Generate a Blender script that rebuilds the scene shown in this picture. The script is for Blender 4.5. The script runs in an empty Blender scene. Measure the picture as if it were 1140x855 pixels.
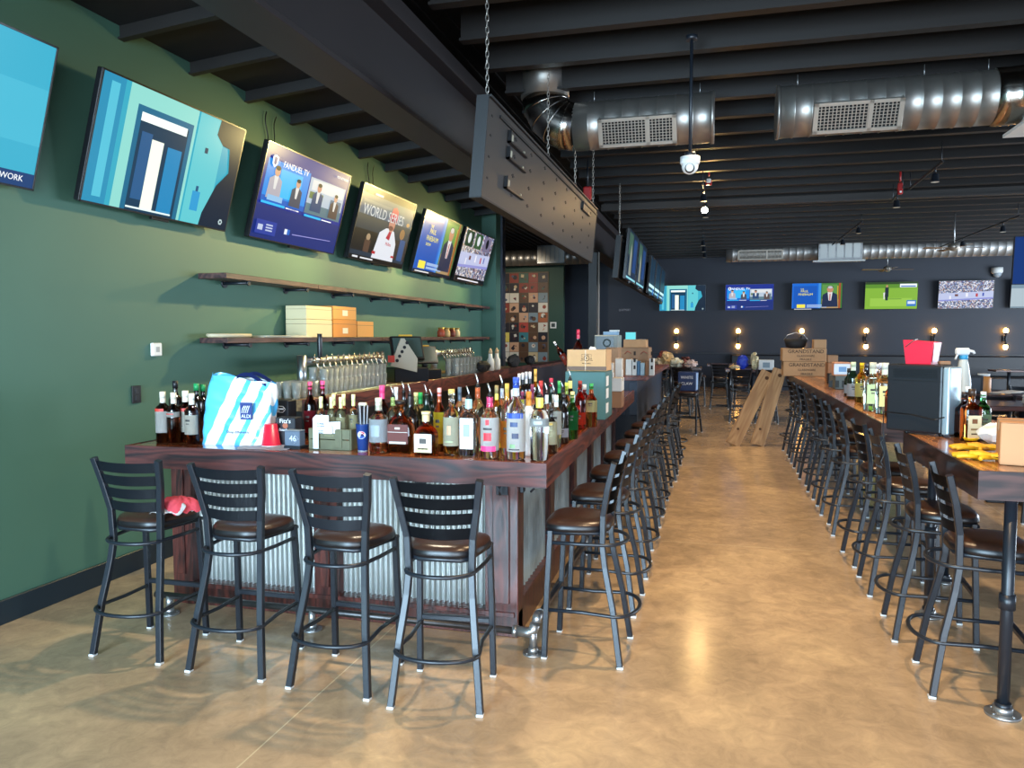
import bpy, bmesh, math, random
from mathutils import Vector, Matrix, Euler
random.seed(7)
C = bpy.context.scene.collection
PI = math.pi
# ---------------------------------------------------------------- camera numbers (metres, aisle runs along +Y)
FPX, CAMZ, VX, VY = 850.0, 1.75, 797.0, 374.0
PITCH = math.atan((427.5-VY)/FPX)
YAW = math.atan((VX-570)*math.cos(PITCH)/FPX)
_cf = Vector((-math.sin(YAW)*math.cos(PITCH), math.cos(YAW)*math.cos(PITCH), -math.sin(PITCH)))
_cr = Vector((math.cos(YAW), math.sin(YAW), 0))
_cu = _cr.cross(_cf)
def ray(px, py): return _cf + _cr*((px-570)/FPX) + _cu*((427.5-py)/FPX)
def at_z(px, py, z):
    d = ray(px, py); t = (z-CAMZ)/d.z; return Vector((d.x*t, d.y*t, z))
def at_y(px, py, y):
    d = ray(px, py); t = y/d.y; return Vector((d.x*t, y, CAMZ+d.z*t))
def at_x(px, py, x):
    d = ray(px, py); t = x/d.x; return Vector((x, d.y*t, CAMZ+d.z*t))
def x_on(px, y, z):   # x of the point of depth y and height z seen in pixel column px
    lo, hi = -30.0, 30.0
    for _ in range(50):
        m = (lo+hi)/2; v = Vector((m, y, z-CAMZ))
        if 570+FPX*v.dot(_cr)/v.dot(_cf) < px: lo = m
        else: hi = m
    return lo

# ---------------------------------------------------------------- materials
def lin(c):
    if isinstance(c, str):
        c = c.lstrip('#'); c = [int(c[i:i+2], 16)/255 for i in (0, 2, 4)]
        return tuple(((v+.055)/1.055)**2.4 if v > .04045 else v/12.92 for v in c)
    return tuple(c)
_mc = {}
def mat(name, col, rough=.5, metal=0, spec=.5, trans=0, emit=0, coat=0, bump=0, bscale=40, var=0, vscale=6, ior=1.45, alpha=1):
    if name in _mc: return _mc[name]
    m = bpy.data.materials.new(name); m.use_nodes = True; _mc[name] = m
    nt = m.node_tree; b = nt.nodes['Principled BSDF']; c = lin(col)
    b.inputs['Base Color'].default_value = (*c, 1); b.inputs['Roughness'].default_value = rough
    b.inputs['Metallic'].default_value = metal; b.inputs['Specular IOR Level'].default_value = spec
    b.inputs['Transmission Weight'].default_value = trans; b.inputs['IOR'].default_value = ior
    b.inputs['Coat Weight'].default_value = coat; b.inputs['Coat Roughness'].default_value = .12
    b.inputs['Alpha'].default_value = alpha
    if emit:
        b.inputs['Emission Color'].default_value = (*c, 1); b.inputs['Emission Strength'].default_value = emit
    if bump or var:
        tc = nt.nodes.new('ShaderNodeTexCoord')
    if var:
        n = nt.nodes.new('ShaderNodeTexNoise'); n.inputs['Scale'].default_value = vscale; n.inputs['Detail'].default_value = 5
        r = nt.nodes.new('ShaderNodeValToRGB'); r.color_ramp.elements[0].position = .3; r.color_ramp.elements[1].position = .7
        r.color_ramp.elements[0].color = (*[max(0, v*(1-var)) for v in c], 1)
        r.color_ramp.elements[1].color = (*[min(1, v*(1+var)) for v in c], 1)
        nt.links.new(tc.outputs['Object'], n.inputs['Vector']); nt.links.new(n.outputs['Fac'], r.inputs['Fac'])
        nt.links.new(r.outputs['Color'], b.inputs['Base Color'])
    if bump:
        n = nt.nodes.new('ShaderNodeTexNoise'); n.inputs['Scale'].default_value = bscale; n.inputs['Detail'].default_value = 4
        bp = nt.nodes.new('ShaderNodeBump'); bp.inputs['Strength'].default_value = bump; bp.inputs['Distance'].default_value = .01
        nt.links.new(tc.outputs['Object'], n.inputs['Vector']); nt.links.new(n.outputs['Fac'], bp.inputs['Height'])
        nt.links.new(bp.outputs['Normal'], b.inputs['Normal'])
    return m
def wood(name, dark, light, axis='x', scale=1.0, rough=.3, coat=.3, plank=0, pvar=.5):
    """grain runs along axis; plank>0 gives boards of that width with their own tone"""
    if name in _mc: return _mc[name]
    m = bpy.data.materials.new(name); m.use_nodes = True; _mc[name] = m
    nt = m.node_tree; N = nt.nodes; L = nt.links; b = N['Principled BSDF']
    tc = N.new('ShaderNodeTexCoord'); mp = N.new('ShaderNodeMapping')
    s = {'x': (1.2, 14, 14), 'y': (14, 1.2, 14), 'z': (14, 14, 1.2)}[axis]
    mp.inputs['Scale'].default_value = tuple(v*scale for v in s)
    L.new(tc.outputs['Object'], mp.inputs['Vector'])
    n = N.new('ShaderNodeTexNoise'); n.inputs['Scale'].default_value = 1.3; n.inputs['Detail'].default_value = 7; n.inputs['Distortion'].default_value = 1.1
    L.new(mp.outputs['Vector'], n.inputs['Vector'])
    # growth rings: contour lines of a stretched smooth noise
    m2 = N.new('ShaderNodeMapping'); s2 = {'x': (.9, 5, 5), 'y': (5, .9, 5), 'z': (5, 5, .9)}[axis]
    m2.inputs['Scale'].default_value = tuple(v*scale for v in s2); L.new(tc.outputs['Object'], m2.inputs['Vector'])
    w = N.new('ShaderNodeTexNoise'); w.inputs['Scale'].default_value = 1.0; w.inputs['Detail'].default_value = 1.5; L.new(m2.outputs['Vector'], w.inputs['Vector'])
    k1 = N.new('ShaderNodeMath'); k1.operation = 'MULTIPLY'; k1.inputs[1].default_value = 75; L.new(w.outputs['Fac'], k1.inputs[0])
    k2 = N.new('ShaderNodeMath'); k2.operation = 'SINE'; L.new(k1.outputs[0], k2.inputs[0])
    mx = N.new('ShaderNodeMath'); mx.operation = 'MULTIPLY_ADD'; mx.inputs[1].default_value = .13
    k3 = N.new('ShaderNodeMath'); k3.operation = 'ADD'; k3.inputs[1].default_value = .1; L.new(n.outputs['Fac'], k3.inputs[0])
    L.new(k2.outputs[0], mx.inputs[0]); L.new(k3.outputs[0], mx.inputs[2])
    r = N.new('ShaderNodeValToRGB'); r.color_ramp.elements[0].position = .38; r.color_ramp.elements[1].position = .85
    r.color_ramp.elements[0].color = (*lin(dark), 1); r.color_ramp.elements[1].color = (*lin(light), 1)
    L.new(mx.outputs[0], r.inputs['Fac'])
    out = r.outputs['Color']
    if plank:
        sp = N.new('ShaderNodeSeparateXYZ'); L.new(tc.outputs['Object'], sp.inputs[0])
        dv = N.new('ShaderNodeMath'); dv.operation = 'DIVIDE'; dv.inputs[1].default_value = plank
        L.new(sp.outputs['X' if axis == 'y' else ('Y' if axis == 'x' else 'X')], dv.inputs[0])
        fl = N.new('ShaderNodeMath'); fl.operation = 'FLOOR'; L.new(dv.outputs[0], fl.inputs[0])
        wn = N.new('ShaderNodeTexWhiteNoise'); wn.noise_dimensions = '1D'; L.new(fl.outputs[0], wn.inputs['W'])
        hs = N.new('ShaderNodeHueSaturation'); mr = N.new('ShaderNodeMapRange')
        mr.inputs['To Min'].default_value = 1-pvar; mr.inputs['To Max'].default_value = 1+pvar
        L.new(wn.outputs['Value'], mr.inputs['Value']); L.new(mr.outputs[0], hs.inputs['Value']); L.new(out, hs.inputs['Color'])
        out = hs.outputs['Color']
    L.new(out, b.inputs['Base Color'])
    b.inputs['Roughness'].default_value = rough; b.inputs['Coat Weight'].default_value = coat; b.inputs['Coat Roughness'].default_value = .15
    bp = N.new('ShaderNodeBump'); bp.inputs['Strength'].default_value = .15; bp.inputs['Distance'].default_value = .004
    L.new(mx.outputs[0], bp.inputs['Height']); L.new(bp.outputs['Normal'], b.inputs['Normal'])
    return m
def glow(col, k=1.0):
    """screen or lamp colour: gives off light"""
    nm = 'screen_%s_%d' % (col.lstrip('#'), int(k*100))
    if nm in _mc: return _mc[nm]
    m = bpy.data.materials.new(nm); m.use_nodes = True; _mc[nm] = m
    b = m.node_tree.nodes['Principled BSDF']; c = lin(col)
    b.inputs['Base Color'].default_value = (.004, .004, .005, 1); b.inputs['Roughness'].default_value = .3; b.inputs['Specular IOR Level'].default_value = .08
    b.inputs['Emission Color'].default_value = (*c, 1); b.inputs['Emission Strength'].default_value = k*(.62 if k <= 1.2 else 1)
    return m
def glow_crowd(name, cols, scale, k=1.0):
    if name in _mc: return _mc[name]
    m = bpy.data.materials.new(name); m.use_nodes = True; _mc[name] = m
    nt = m.node_tree; b = nt.nodes['Principled BSDF']
    tc = nt.nodes.new('ShaderNodeTexCoord'); v = nt.nodes.new('ShaderNodeTexVoronoi'); v.inputs['Scale'].default_value = scale
    sp = nt.nodes.new('ShaderNodeSeparateColor'); r = nt.nodes.new('ShaderNodeValToRGB'); r.color_ramp.interpolation = 'CONSTANT'
    while len(r.color_ramp.elements) < len(cols): r.color_ramp.elements.new(.5)
    for i, c in enumerate(cols):
        r.color_ramp.elements[i].position = i/len(cols); r.color_ramp.elements[i].color = (*lin(c), 1)
    nt.links.new(tc.outputs['Object'], v.inputs['Vector']); nt.links.new(v.outputs['Color'], sp.inputs[0])
    nt.links.new(sp.outputs[0], r.inputs['Fac']); nt.links.new(r.outputs['Color'], b.inputs['Emission Color'])
    b.inputs['Emission Strength'].default_value = k*.62; b.inputs['Base Color'].default_value = (.01, .01, .01, 1)
    return m

# ---------------------------------------------------------------- mesh builder
class MB:
    def __init__(s): s.bm = bmesh.new(); s.mi = 0
    def _new(s, verts, M):
        if M is not None: bmesh.ops.transform(s.bm, matrix=M, verts=verts)
    def box(s, x0, x1, y0, y1, z0, z1, bev=0, M=None, seg=1):
        r = bmesh.ops.create_cube(s.bm, size=1); vs = r['verts']
        for v in vs:
            v.co = Vector((x0+(x1-x0)*(v.co.x+.5), y0+(y1-y0)*(v.co.y+.5), z0+(z1-z0)*(v.co.z+.5)))
        fs = set(f for v in vs for f in v.link_faces)
        if bev:
            es = list(set(e for v in vs for e in v.link_edges))
            r2 = bmesh.ops.bevel(s.bm, geom=es, offset=bev, segments=seg, affect='EDGES', profile=.5)
            fs = set(r2['faces']) | set(f for f in fs if f.is_valid)
            vs = list(set(v for f in fs for v in f.verts))
        for f in fs: f.material_index = s.mi
        s._new(vs, M); return vs
    def cyl(s, p, r, h, n=20, r2=None, M=None, smooth=True, cap=True):
        """upright cylinder or cone from p"""
        return s.lathe([(r, 0), (r if r2 is None else r2, h)], n, Matrix.Translation(Vector(p)) if M is None else M @ Matrix.Translation(Vector(p)), cap)
    def lathe(s, prof, n=20, M=None, cap=True, sq=None):
        """prof: (radius, z); sq=(sx, sy, power) turns the round section into a rounded rectangle"""
        rings = []; vs = []
        for r, z in prof:
            ring = []
            for i in range(n):
                a = 2*PI*(i+.5)/n; cx, cy = math.cos(a), math.sin(a)
                if sq:
                    p = sq[2]; k = 1/((abs(cx)**p+abs(cy)**p)**(1/p)); cx *= k; cy *= k
                    if r > sq[3]: cx *= sq[0]; cy *= sq[1]
                    elif sq[2] > 2: cx, cy = math.cos(a), math.sin(a)
                v = s.bm.verts.new((r*cx, r*cy, z)); ring.append(v); vs.append(v)
            rings.append(ring)
        for a, b in zip(rings, rings[1:]):
            for i in range(n):
                f = s.bm.faces.new((a[i], a[(i+1) % n], b[(i+1) % n], b[i])); f.smooth = True; f.material_index = s.mi
        if cap:
            for ring, rev in ((rings[0], True), (rings[-1], False)):
                f = s.bm.faces.new(list(reversed(ring)) if rev else ring); f.material_index = s.mi
        s._new(vs, M); return vs
    def tube(s, pts, r, n=10, sq=False, M=None, closed=False, ang=0):
        pts = [Vector(p) for p in pts]; rings = []; vs = []; N = len(pts)
        up = Vector((0, 0, 1)); prev = None
        for i, p in enumerate(pts):
            if closed: t = pts[(i+1) % N]-pts[i-1]
            else: t = pts[min(i+1, N-1)]-pts[max(i-1, 0)]
            t.normalize()
            if prev is None:
                u = Vector((1, 0, 0)) if abs(t.x) < .9 else Vector((0, 0, 1))
                if abs(t.z) < .5: u = Vector((0, 0, 1))
            else: u = prev
            u = (u-t*u.dot(t)).normalized(); prev = u; w = t.cross(u)
            rr = r if not isinstance(r, (list, tuple)) or len(r) == 2 and sq else r[i]
            ring = []
            if sq:
                a, b = (rr if isinstance(rr, tuple) else (rr, rr)); c = .22
                sh = [(a, b*(1-c)), (a*(1-c), b), (-a*(1-c), b), (-a, b*(1-c)), (-a, -b*(1-c)), (-a*(1-c), -b), (a*(1-c), -b), (a, -b*(1-c))]
                for x, y in sh: ring.append(s.bm.verts.new(p+u*x+w*y))
            else:
                for k in range(n):
                    a = 2*PI*k/n+ang; ring.append(s.bm.verts.new(p+u*math.cos(a)*rr+w*math.sin(a)*rr))
            rings.append(ring); vs += ring
        m = len(rings[0]); prs = list(zip(rings, rings[1:]))
        if closed: prs.append((rings[-1], rings[0]))
        for a, b in prs:
            for i in range(m):
                f = s.bm.faces.new((a[i], a[(i+1) % m], b[(i+1) % m], b[i])); f.smooth = not sq; f.material_index = s.mi
        if not closed:
            for ring in (list(reversed(rings[0])), rings[-1]):
                f = s.bm.faces.new(ring); f.material_index = s.mi
        s._new(vs, M); return vs
    def prism(s, poly, z0, z1, M=None, bev=0):
        a = [s.bm.verts.new((x, y, z0)) for x, y in poly]; b = [s.bm.verts.new((x, y, z1)) for x, y in poly]
        n = len(poly); fs = [s.bm.faces.new(list(reversed(a))), s.bm.faces.new(b)]
        for i in range(n): fs.append(s.bm.faces.new((a[i], a[(i+1) % n], b[(i+1) % n], b[i])))
        for f in fs: f.material_index = s.mi
        vs = a+b
        if bev:
            r2 = bmesh.ops.bevel(s.bm, geom=list(set(e for f in fs for e in f.edges)), offset=bev, segments=2, affect='EDGES', profile=.5)
            fs = set(r2['faces']) | set(f for f in fs if f.is_valid); vs = list(set(v for f in fs for v in f.verts))
            for f in fs: f.material_index = s.mi
        s._new(vs, M); return vs
    def quad(s, pts, mi=None, M=None):
        vs = [s.bm.verts.new(p) for p in pts]; f = s.bm.faces.new(vs); f.material_index = s.mi if mi is None else mi
        s._new(vs, M); return f
    def grid(s, fn, nu, nv, thick=0, M=None, closed_u=False):
        """fn(u,v)->point; smooth sheet"""
        g = [[s.bm.verts.new(fn(i/nu, j/nv)) for j in range(nv+1)] for i in range(nu+1)]
        fs = []
        for i in range(nu):
            for j in range(nv):
                f = s.bm.faces.new((g[i][j], g[i+1][j], g[i+1][j+1], g[i][j+1])); f.smooth = True; f.material_index = s.mi; fs.append(f)
        vs = [v for r in g for v in r]
        if thick:
            r = bmesh.ops.solidify(s.bm, geom=fs, thickness=thick)
            vs = list(set(vs) | set(e for e in r['geom'] if isinstance(e, bmesh.types.BMVert)))
            for e in r['geom']:
                if isinstance(e, bmesh.types.BMFace): e.material_index = s.mi
        s._new(vs, M); return vs
    def sphere(s, c, r, n=16, sc=(1, 1, 1)):
        prof = [(max(1e-4, r*math.sin(PI*k/(n//2))), -r*math.cos(PI*k/(n//2))) for k in range(n//2+1)]
        return s.lathe(prof, n, Matrix.Translation(Vector(c)) @ Matrix.Diagonal((*sc, 1)))
    def build(s, name, mats, parent=None, loc=None, rot=None):
        me = bpy.data.meshes.new(name)
        bmesh.ops.recalc_face_normals(s.bm, faces=s.bm.faces[:]) if getattr(s, 'fixn', True) else None
        s.bm.to_mesh(me); s.bm.free()
        for m in (mats if isinstance(mats, (list, tuple)) else [mats]): me.materials.append(m)
        o = bpy.data.objects.new(name, me); C.objects.link(o)
        if parent: o.parent = parent
        if loc is not None: o.location = loc
        if rot is not None: o.rotation_euler = rot
        return o
def tag(o, label=None, cat=None, group=None, kind=None):
    if label: o['label'] = label
    if cat: o['category'] = cat
    if group: o['group'] = group
    if kind: o['kind'] = kind
    return o
def thing(name, label, cat, loc=(0, 0, 0), rz=0, group=None, rx=0):
    o = bpy.data.objects.new(name, None); o.empty_display_size = .05; C.objects.link(o)
    o.location = loc; o.rotation_euler = (rx, 0, rz)
    return tag(o, label, cat, group)
def copy_tree(o, parent=None):
    c = o.copy(); C.objects.link(c); c.parent = parent
    for ch in list(o.children): copy_tree(ch, c)
    return c
def struct(o): o['kind'] = 'structure'; return o
_txt = {}
def text_mesh(s, size, depth=.0008):
    """flat lettering as mesh data, upright in local XZ, reading towards -Y, centred"""
    k = (s, round(size, 4), depth)
    cu = bpy.data.curves.new('lettering', 'FONT'); cu.body = s; cu.size = size; cu.align_x = 'CENTER'; cu.align_y = 'CENTER'; cu.extrude = depth; cu.resolution_u = 3
    ob = bpy.data.objects.new('tmp_text', cu); C.objects.link(ob)
    dg = bpy.context.evaluated_depsgraph_get(); me = bpy.data.meshes.new_from_object(ob.evaluated_get(dg))
    bpy.data.objects.remove(ob); bpy.data.curves.remove(cu)
    me.transform(Matrix.Rotation(PI/2, 4, 'X')); me.materials.clear()
    return me
def text(name, s, size, m, parent, loc, rot=(0, 0, 0), sx=1, depth=.0008):
    me = text_mesh(s, size, depth); me.materials.append(m)
    o = bpy.data.objects.new(name, me); C.objects.link(o); o.parent = parent; o.location = loc; o.rotation_euler = rot; o.scale = (sx, 1, 1)
    return o
# ---------------------------------------------------------------- shared materials
M_black_metal = mat('black_powder_coat', '#1a1f26', .36, 0, .55)
M_seat = mat('brown_vinyl', '#35221a', .28, 0, .6, bump=.08, bscale=90)
M_foot = mat('white_foot_cap', '#c9c9c6', .5)
M_dark_plastic = mat('black_plastic', '#101114', .35)
M_steel = mat('brushed_steel', '#b8bcc0', .28, 1)
M_galv = mat('galvanised_steel', '#a5a6a6', .36, .85, var=.18, vscale=9)
M_galv_b = mat('galvanised_grille', '#b3aea4', .45, .7)
M_white = mat('white_paint', '#e4e4e0', .5)
M_card = mat('cardboard', '#a88561', .8, var=.06, vscale=12)
M_card_dark = mat('dark_cardboard', '#8a6e55', .8, var=.1, vscale=12)
M_ink = mat('dark_ink', '#2b2420', .8)
M_green = mat('green_wall_paint', '#446858', .6, var=.04, vscale=1.5)
M_navy = mat('charcoal_wall_paint', '#262b36', .55, var=.05, vscale=1.5)
M_ceil = mat('black_ceiling_paint', '#120e0c', .7)
M_beam = mat('black_beam_paint', '#191411', .5)
M_bartop = wood('stained_bar_top', '#4a1e14', '#b0643a', 'x', .9, .14, .8)
M_bartop_y = wood('stained_bar_top_long', '#4a1e14', '#b0643a', 'y', .9, .14, .8)
M_baredge = wood('stained_bar_edge', '#1b0d11', '#5e2c26', 'x', 1.1, .5, 0)
M_baredge_y = wood('stained_bar_edge_long', '#27131a', '#7a4036', 'y', 1.1, .45, .05)
M_post = wood('dark_stained_post', '#260f0e', '#5e2c24', 'z', 1.2, .35, .3)
M_table = wood('reclaimed_table_top', '#6b3f28', '#c98852', 'y', .8, .25, .4, plank=.11, pvar=.6)
M_table_edge = wood('table_edge', '#1c1012', '#4a2f2b', 'x', 1.2, .55, 0)
M_board = wood('weathered_board', '#8f6f4e', '#b6966e', 'z', .7, .7, 0)
M_shelfw = wood('shelf_wood', '#28181a', '#5a3c36', 'y', 1.0, .45, .1)
M_corr = mat('corrugated_metal', '#a9adaa', .34, .7)
M_corr_w = mat('weathered_corrugated', '#93a0a2', .6, .4, var=.3, vscale=4)
# ================================================================ THE ROOM
# floor: polished tan concrete with saw-cut joints
def concrete():
    m = bpy.data.materials.new('polished_concrete'); m.use_nodes = True
    nt = m.node_tree; N = nt.nodes; L = nt.links; b = N['Principled BSDF']
    tc = N.new('ShaderNodeTexCoord')
    n1 = N.new('ShaderNodeTexNoise'); n1.inputs['Scale'].default_value = 1.3; n1.inputs['Detail'].default_value = 9; n1.inputs['Roughness'].default_value = .62; n1.inputs['Distortion'].default_value = .6
    n2 = N.new('ShaderNodeTexNoise'); n2.inputs['Scale'].default_value = 9; n2.inputs['Distortion'].default_value = .8; n2.inputs['Detail'].default_value = 8; n2.inputs['Roughness'].default_value = .7
    for n in (n1, n2): L.new(tc.outputs['Object'], n.inputs['Vector'])
    r1 = N.new('ShaderNodeValToRGB'); e = r1.color_ramp.elements
    e[0].position = .32; e[0].color = (*lin('#a0896c'), 1); e[1].position = .68; e[1].color = (*lin('#c9ad86'), 1)
    el = e.new(.5); el.color = (*lin('#b29878'), 1)
    L.new(n1.outputs['Fac'], r1.inputs['Fac'])
    r2 = N.new('ShaderNodeValToRGB'); r2.color_ramp.elements[0].position = .3; r2.color_ramp.elements[1].position = .7
    r2.color_ramp.elements[0].color = (.7, .7, .72, 1); r2.color_ramp.elements[1].color = (1.16, 1.14, 1.11, 1)
    L.new(n2.outputs['Fac'], r2.inputs['Fac'])
    mx = N.new('ShaderNodeMix'); mx.data_type = 'RGBA'; mx.blend_type = 'MULTIPLY'; mx.inputs[0].default_value = .8
    L.new(r1.outputs['Color'], mx.inputs[6]); L.new(r2.outputs['Color'], mx.inputs[7])
    sp = N.new('ShaderNodeSeparateXYZ'); L.new(tc.outputs['Object'], sp.inputs[0])
    def joint(sock, c0, period):
        a = N.new('ShaderNodeMath'); a.operation = 'SUBTRACT'; a.inputs[1].default_value = c0; L.new(sock, a.inputs[0])
        p = N.new('ShaderNodeMath'); p.operation = 'PINGPONG'; p.inputs[1].default_value = period/2; L.new(a.outputs[0], p.inputs[0])
        l = N.new('ShaderNodeMath'); l.operation = 'LESS_THAN'; l.inputs[1].default_value = .0035; L.new(p.outputs[0], l.inputs[0]); return l.outputs[0]
    j1 = joint(sp.outputs['X'], -1.85, 4.6); j2 = joint(sp.outputs['Y'], 6.55, 4.8)
    mj = N.new('ShaderNodeMath'); mj.operation = 'MAXIMUM'; L.new(j1, mj.inputs[0]); L.new(j2, mj.inputs[1])
    m2 = N.new('ShaderNodeMix'); m2.data_type = 'RGBA'; L.new(mj.outputs[0], m2.inputs[0]); L.new(mx.outputs[2], m2.inputs[6]); m2.inputs[7].default_value = (*lin('#c9b591'), 1)
    L.new(m2.outputs[2], b.inputs['Base Color'])
    rr = N.new('ShaderNodeMapRange'); rr.inputs['To Min'].default_value = .08; rr.inputs['To Max'].default_value = .3
    L.new(n2.outputs['Fac'], rr.inputs['Value']); L.new(rr.outputs[0], b.inputs['Roughness'])
    b.inputs['Specular IOR Level'].default_value = .55
    return m
b = MB(); b.box(-9, 13, -5, 27.2, -.1, 0); struct(b.build('floor', concrete()))
# left wall (with the pilaster that ends it), far walls
b = MB(); b.box(-4.37, -4.17, -5, 13.5, 0, 4.9); struct(b.build('wall_left', M_green))
b = MB(); b.box(-4.37, -3.9, 13.5, 13.8, 0, 4.9); struct(b.build('wall_left_pilaster', M_green))
b = MB(); b.box(-9, 13, 27.0, 27.2, 0, 5.2); struct(b.build('wall_back', M_navy))
b = MB(); b.box(-9.2, -9, 13.5, 27, 0, 5.2); struct(b.build('wall_left_recess', M_navy))
b = MB(); b.box(-9, -3.86, 13.8, 14.0, 0, 5.2); struct(b.build('wall_return', M_navy))
b = MB(); b.box(-9, -4.72, 24.1, 24.3, 0, 4.05, .004); struct(b.build('wall_green_partition', mat('dark_green_wall_paint', '#26463a', .6)))
b = MB(); b.box(-4.169, -4.15, -5, 13.5, 0, .15, .004); b.box(-4.15, -3.82, 13.485, 13.5, 0, .15)
struct(b.build('baseboard_left', mat('dark_baseboard', '#1c2a33', .4)))
b = MB(); b.box(-9, 13, 26.97, 27.0, 0, .2, .004); b.box(-9, 13, 26.93, 27.0, 1.13, 1.17, .004); struct(b.build('baseboard_back', mat('dark_baseboard_back', '#16181e', .4)))
# roof deck and joists
b = MB(); b.box(-9, 13, -5, 27.2, 4.86, 4.95)
for k in range(110): b.box(-9+.2*k, -8.96+.2*k, -5, 27.2, 4.84, 4.862)
struct(b.build('ceiling', M_ceil))
def joist(y):
    b = MB()
    b.box(-2.24, 13, y-.055, y+.055, 4.36, 4.385); b.box(-2.24, 13, y-.01, y+.01, 4.385, 4.82); b.box(-2.24, 13, y-.055, y+.055, 4.82, 4.84)
    return struct(b.build('ceiling_joist', M_beam))
j0 = joist(0.0); j0.location.y = -.96
for k in range(1, 37):
    c = j0.copy(); C.objects.link(c); c.location.y = -.96+.76*k
def joist_l():
    b = MB(); n = math.atan2(.17, 1.75)
    M = Matrix.Translation((-4.17, 0, 3.87)) @ Matrix.Rotation(-n, 4, 'Y')
    b.box(0, 1.78, -.03, .03, 0, .015, M=M); b.box(0, 1.78, -.008, .008, .015, .1, M=M)
    return struct(b.build('ceiling_joist', M_beam))
j0 = joist_l(); j0.location.y = -.6
for k in range(1, 19):
    c = j0.copy(); C.objects.link(c); c.location.y = -.6+.76*k
b = MB(); b.box(0, 1.8, -5, 13.5, .1, .13, M=Matrix.Translation((-4.17, 0, 3.87)) @ Matrix.Rotation(-math.atan2(.17, 1.75), 4, 'Y')); struct(b.build('ceiling_over_bar', M_ceil))
# long steel beam on its post, cross beam
b = MB()
b.box(-2.54, -2.24, -5, 26.9, 3.41, 3.45, .004); b.box(-2.41, -2.37, -5, 26.9, 3.45, 4.04); b.box(-2.54, -2.24, -5, 26.9, 4.04, 4.08, .004)
b.box(-2.5, -2.28, -5, 26.9, 4.08, 4.22); struct(b.build('ceiling_beam', mat('steel_beam_paint', '#211c1e', .5)))
b = MB(); b.box(-2.48, -2.3, 15.2, 15.38, 0, 3.41, .006); b.box(-2.56, -2.22, 15.12, 15.46, 0, .03, .004)
struct(b.build('beam_post', M_beam))
b = MB(); b.tube([(-2.26, 15.15, 0.0), (-2.26, 15.15, 3.4)], .018); struct(b.build('pipe_riser', mat('pale_conduit', '#9a8f84', .5)))
b = MB(); b.box(-2.24, 13, 15.25, 15.4, 4.22, 4.25); b.box(-2.24, 13, 15.31, 15.34, 4.25, 4.36); struct(b.build('ceiling_crossbeam', mat('crossbeam_paint', '#2a2725', .5)))

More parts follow.
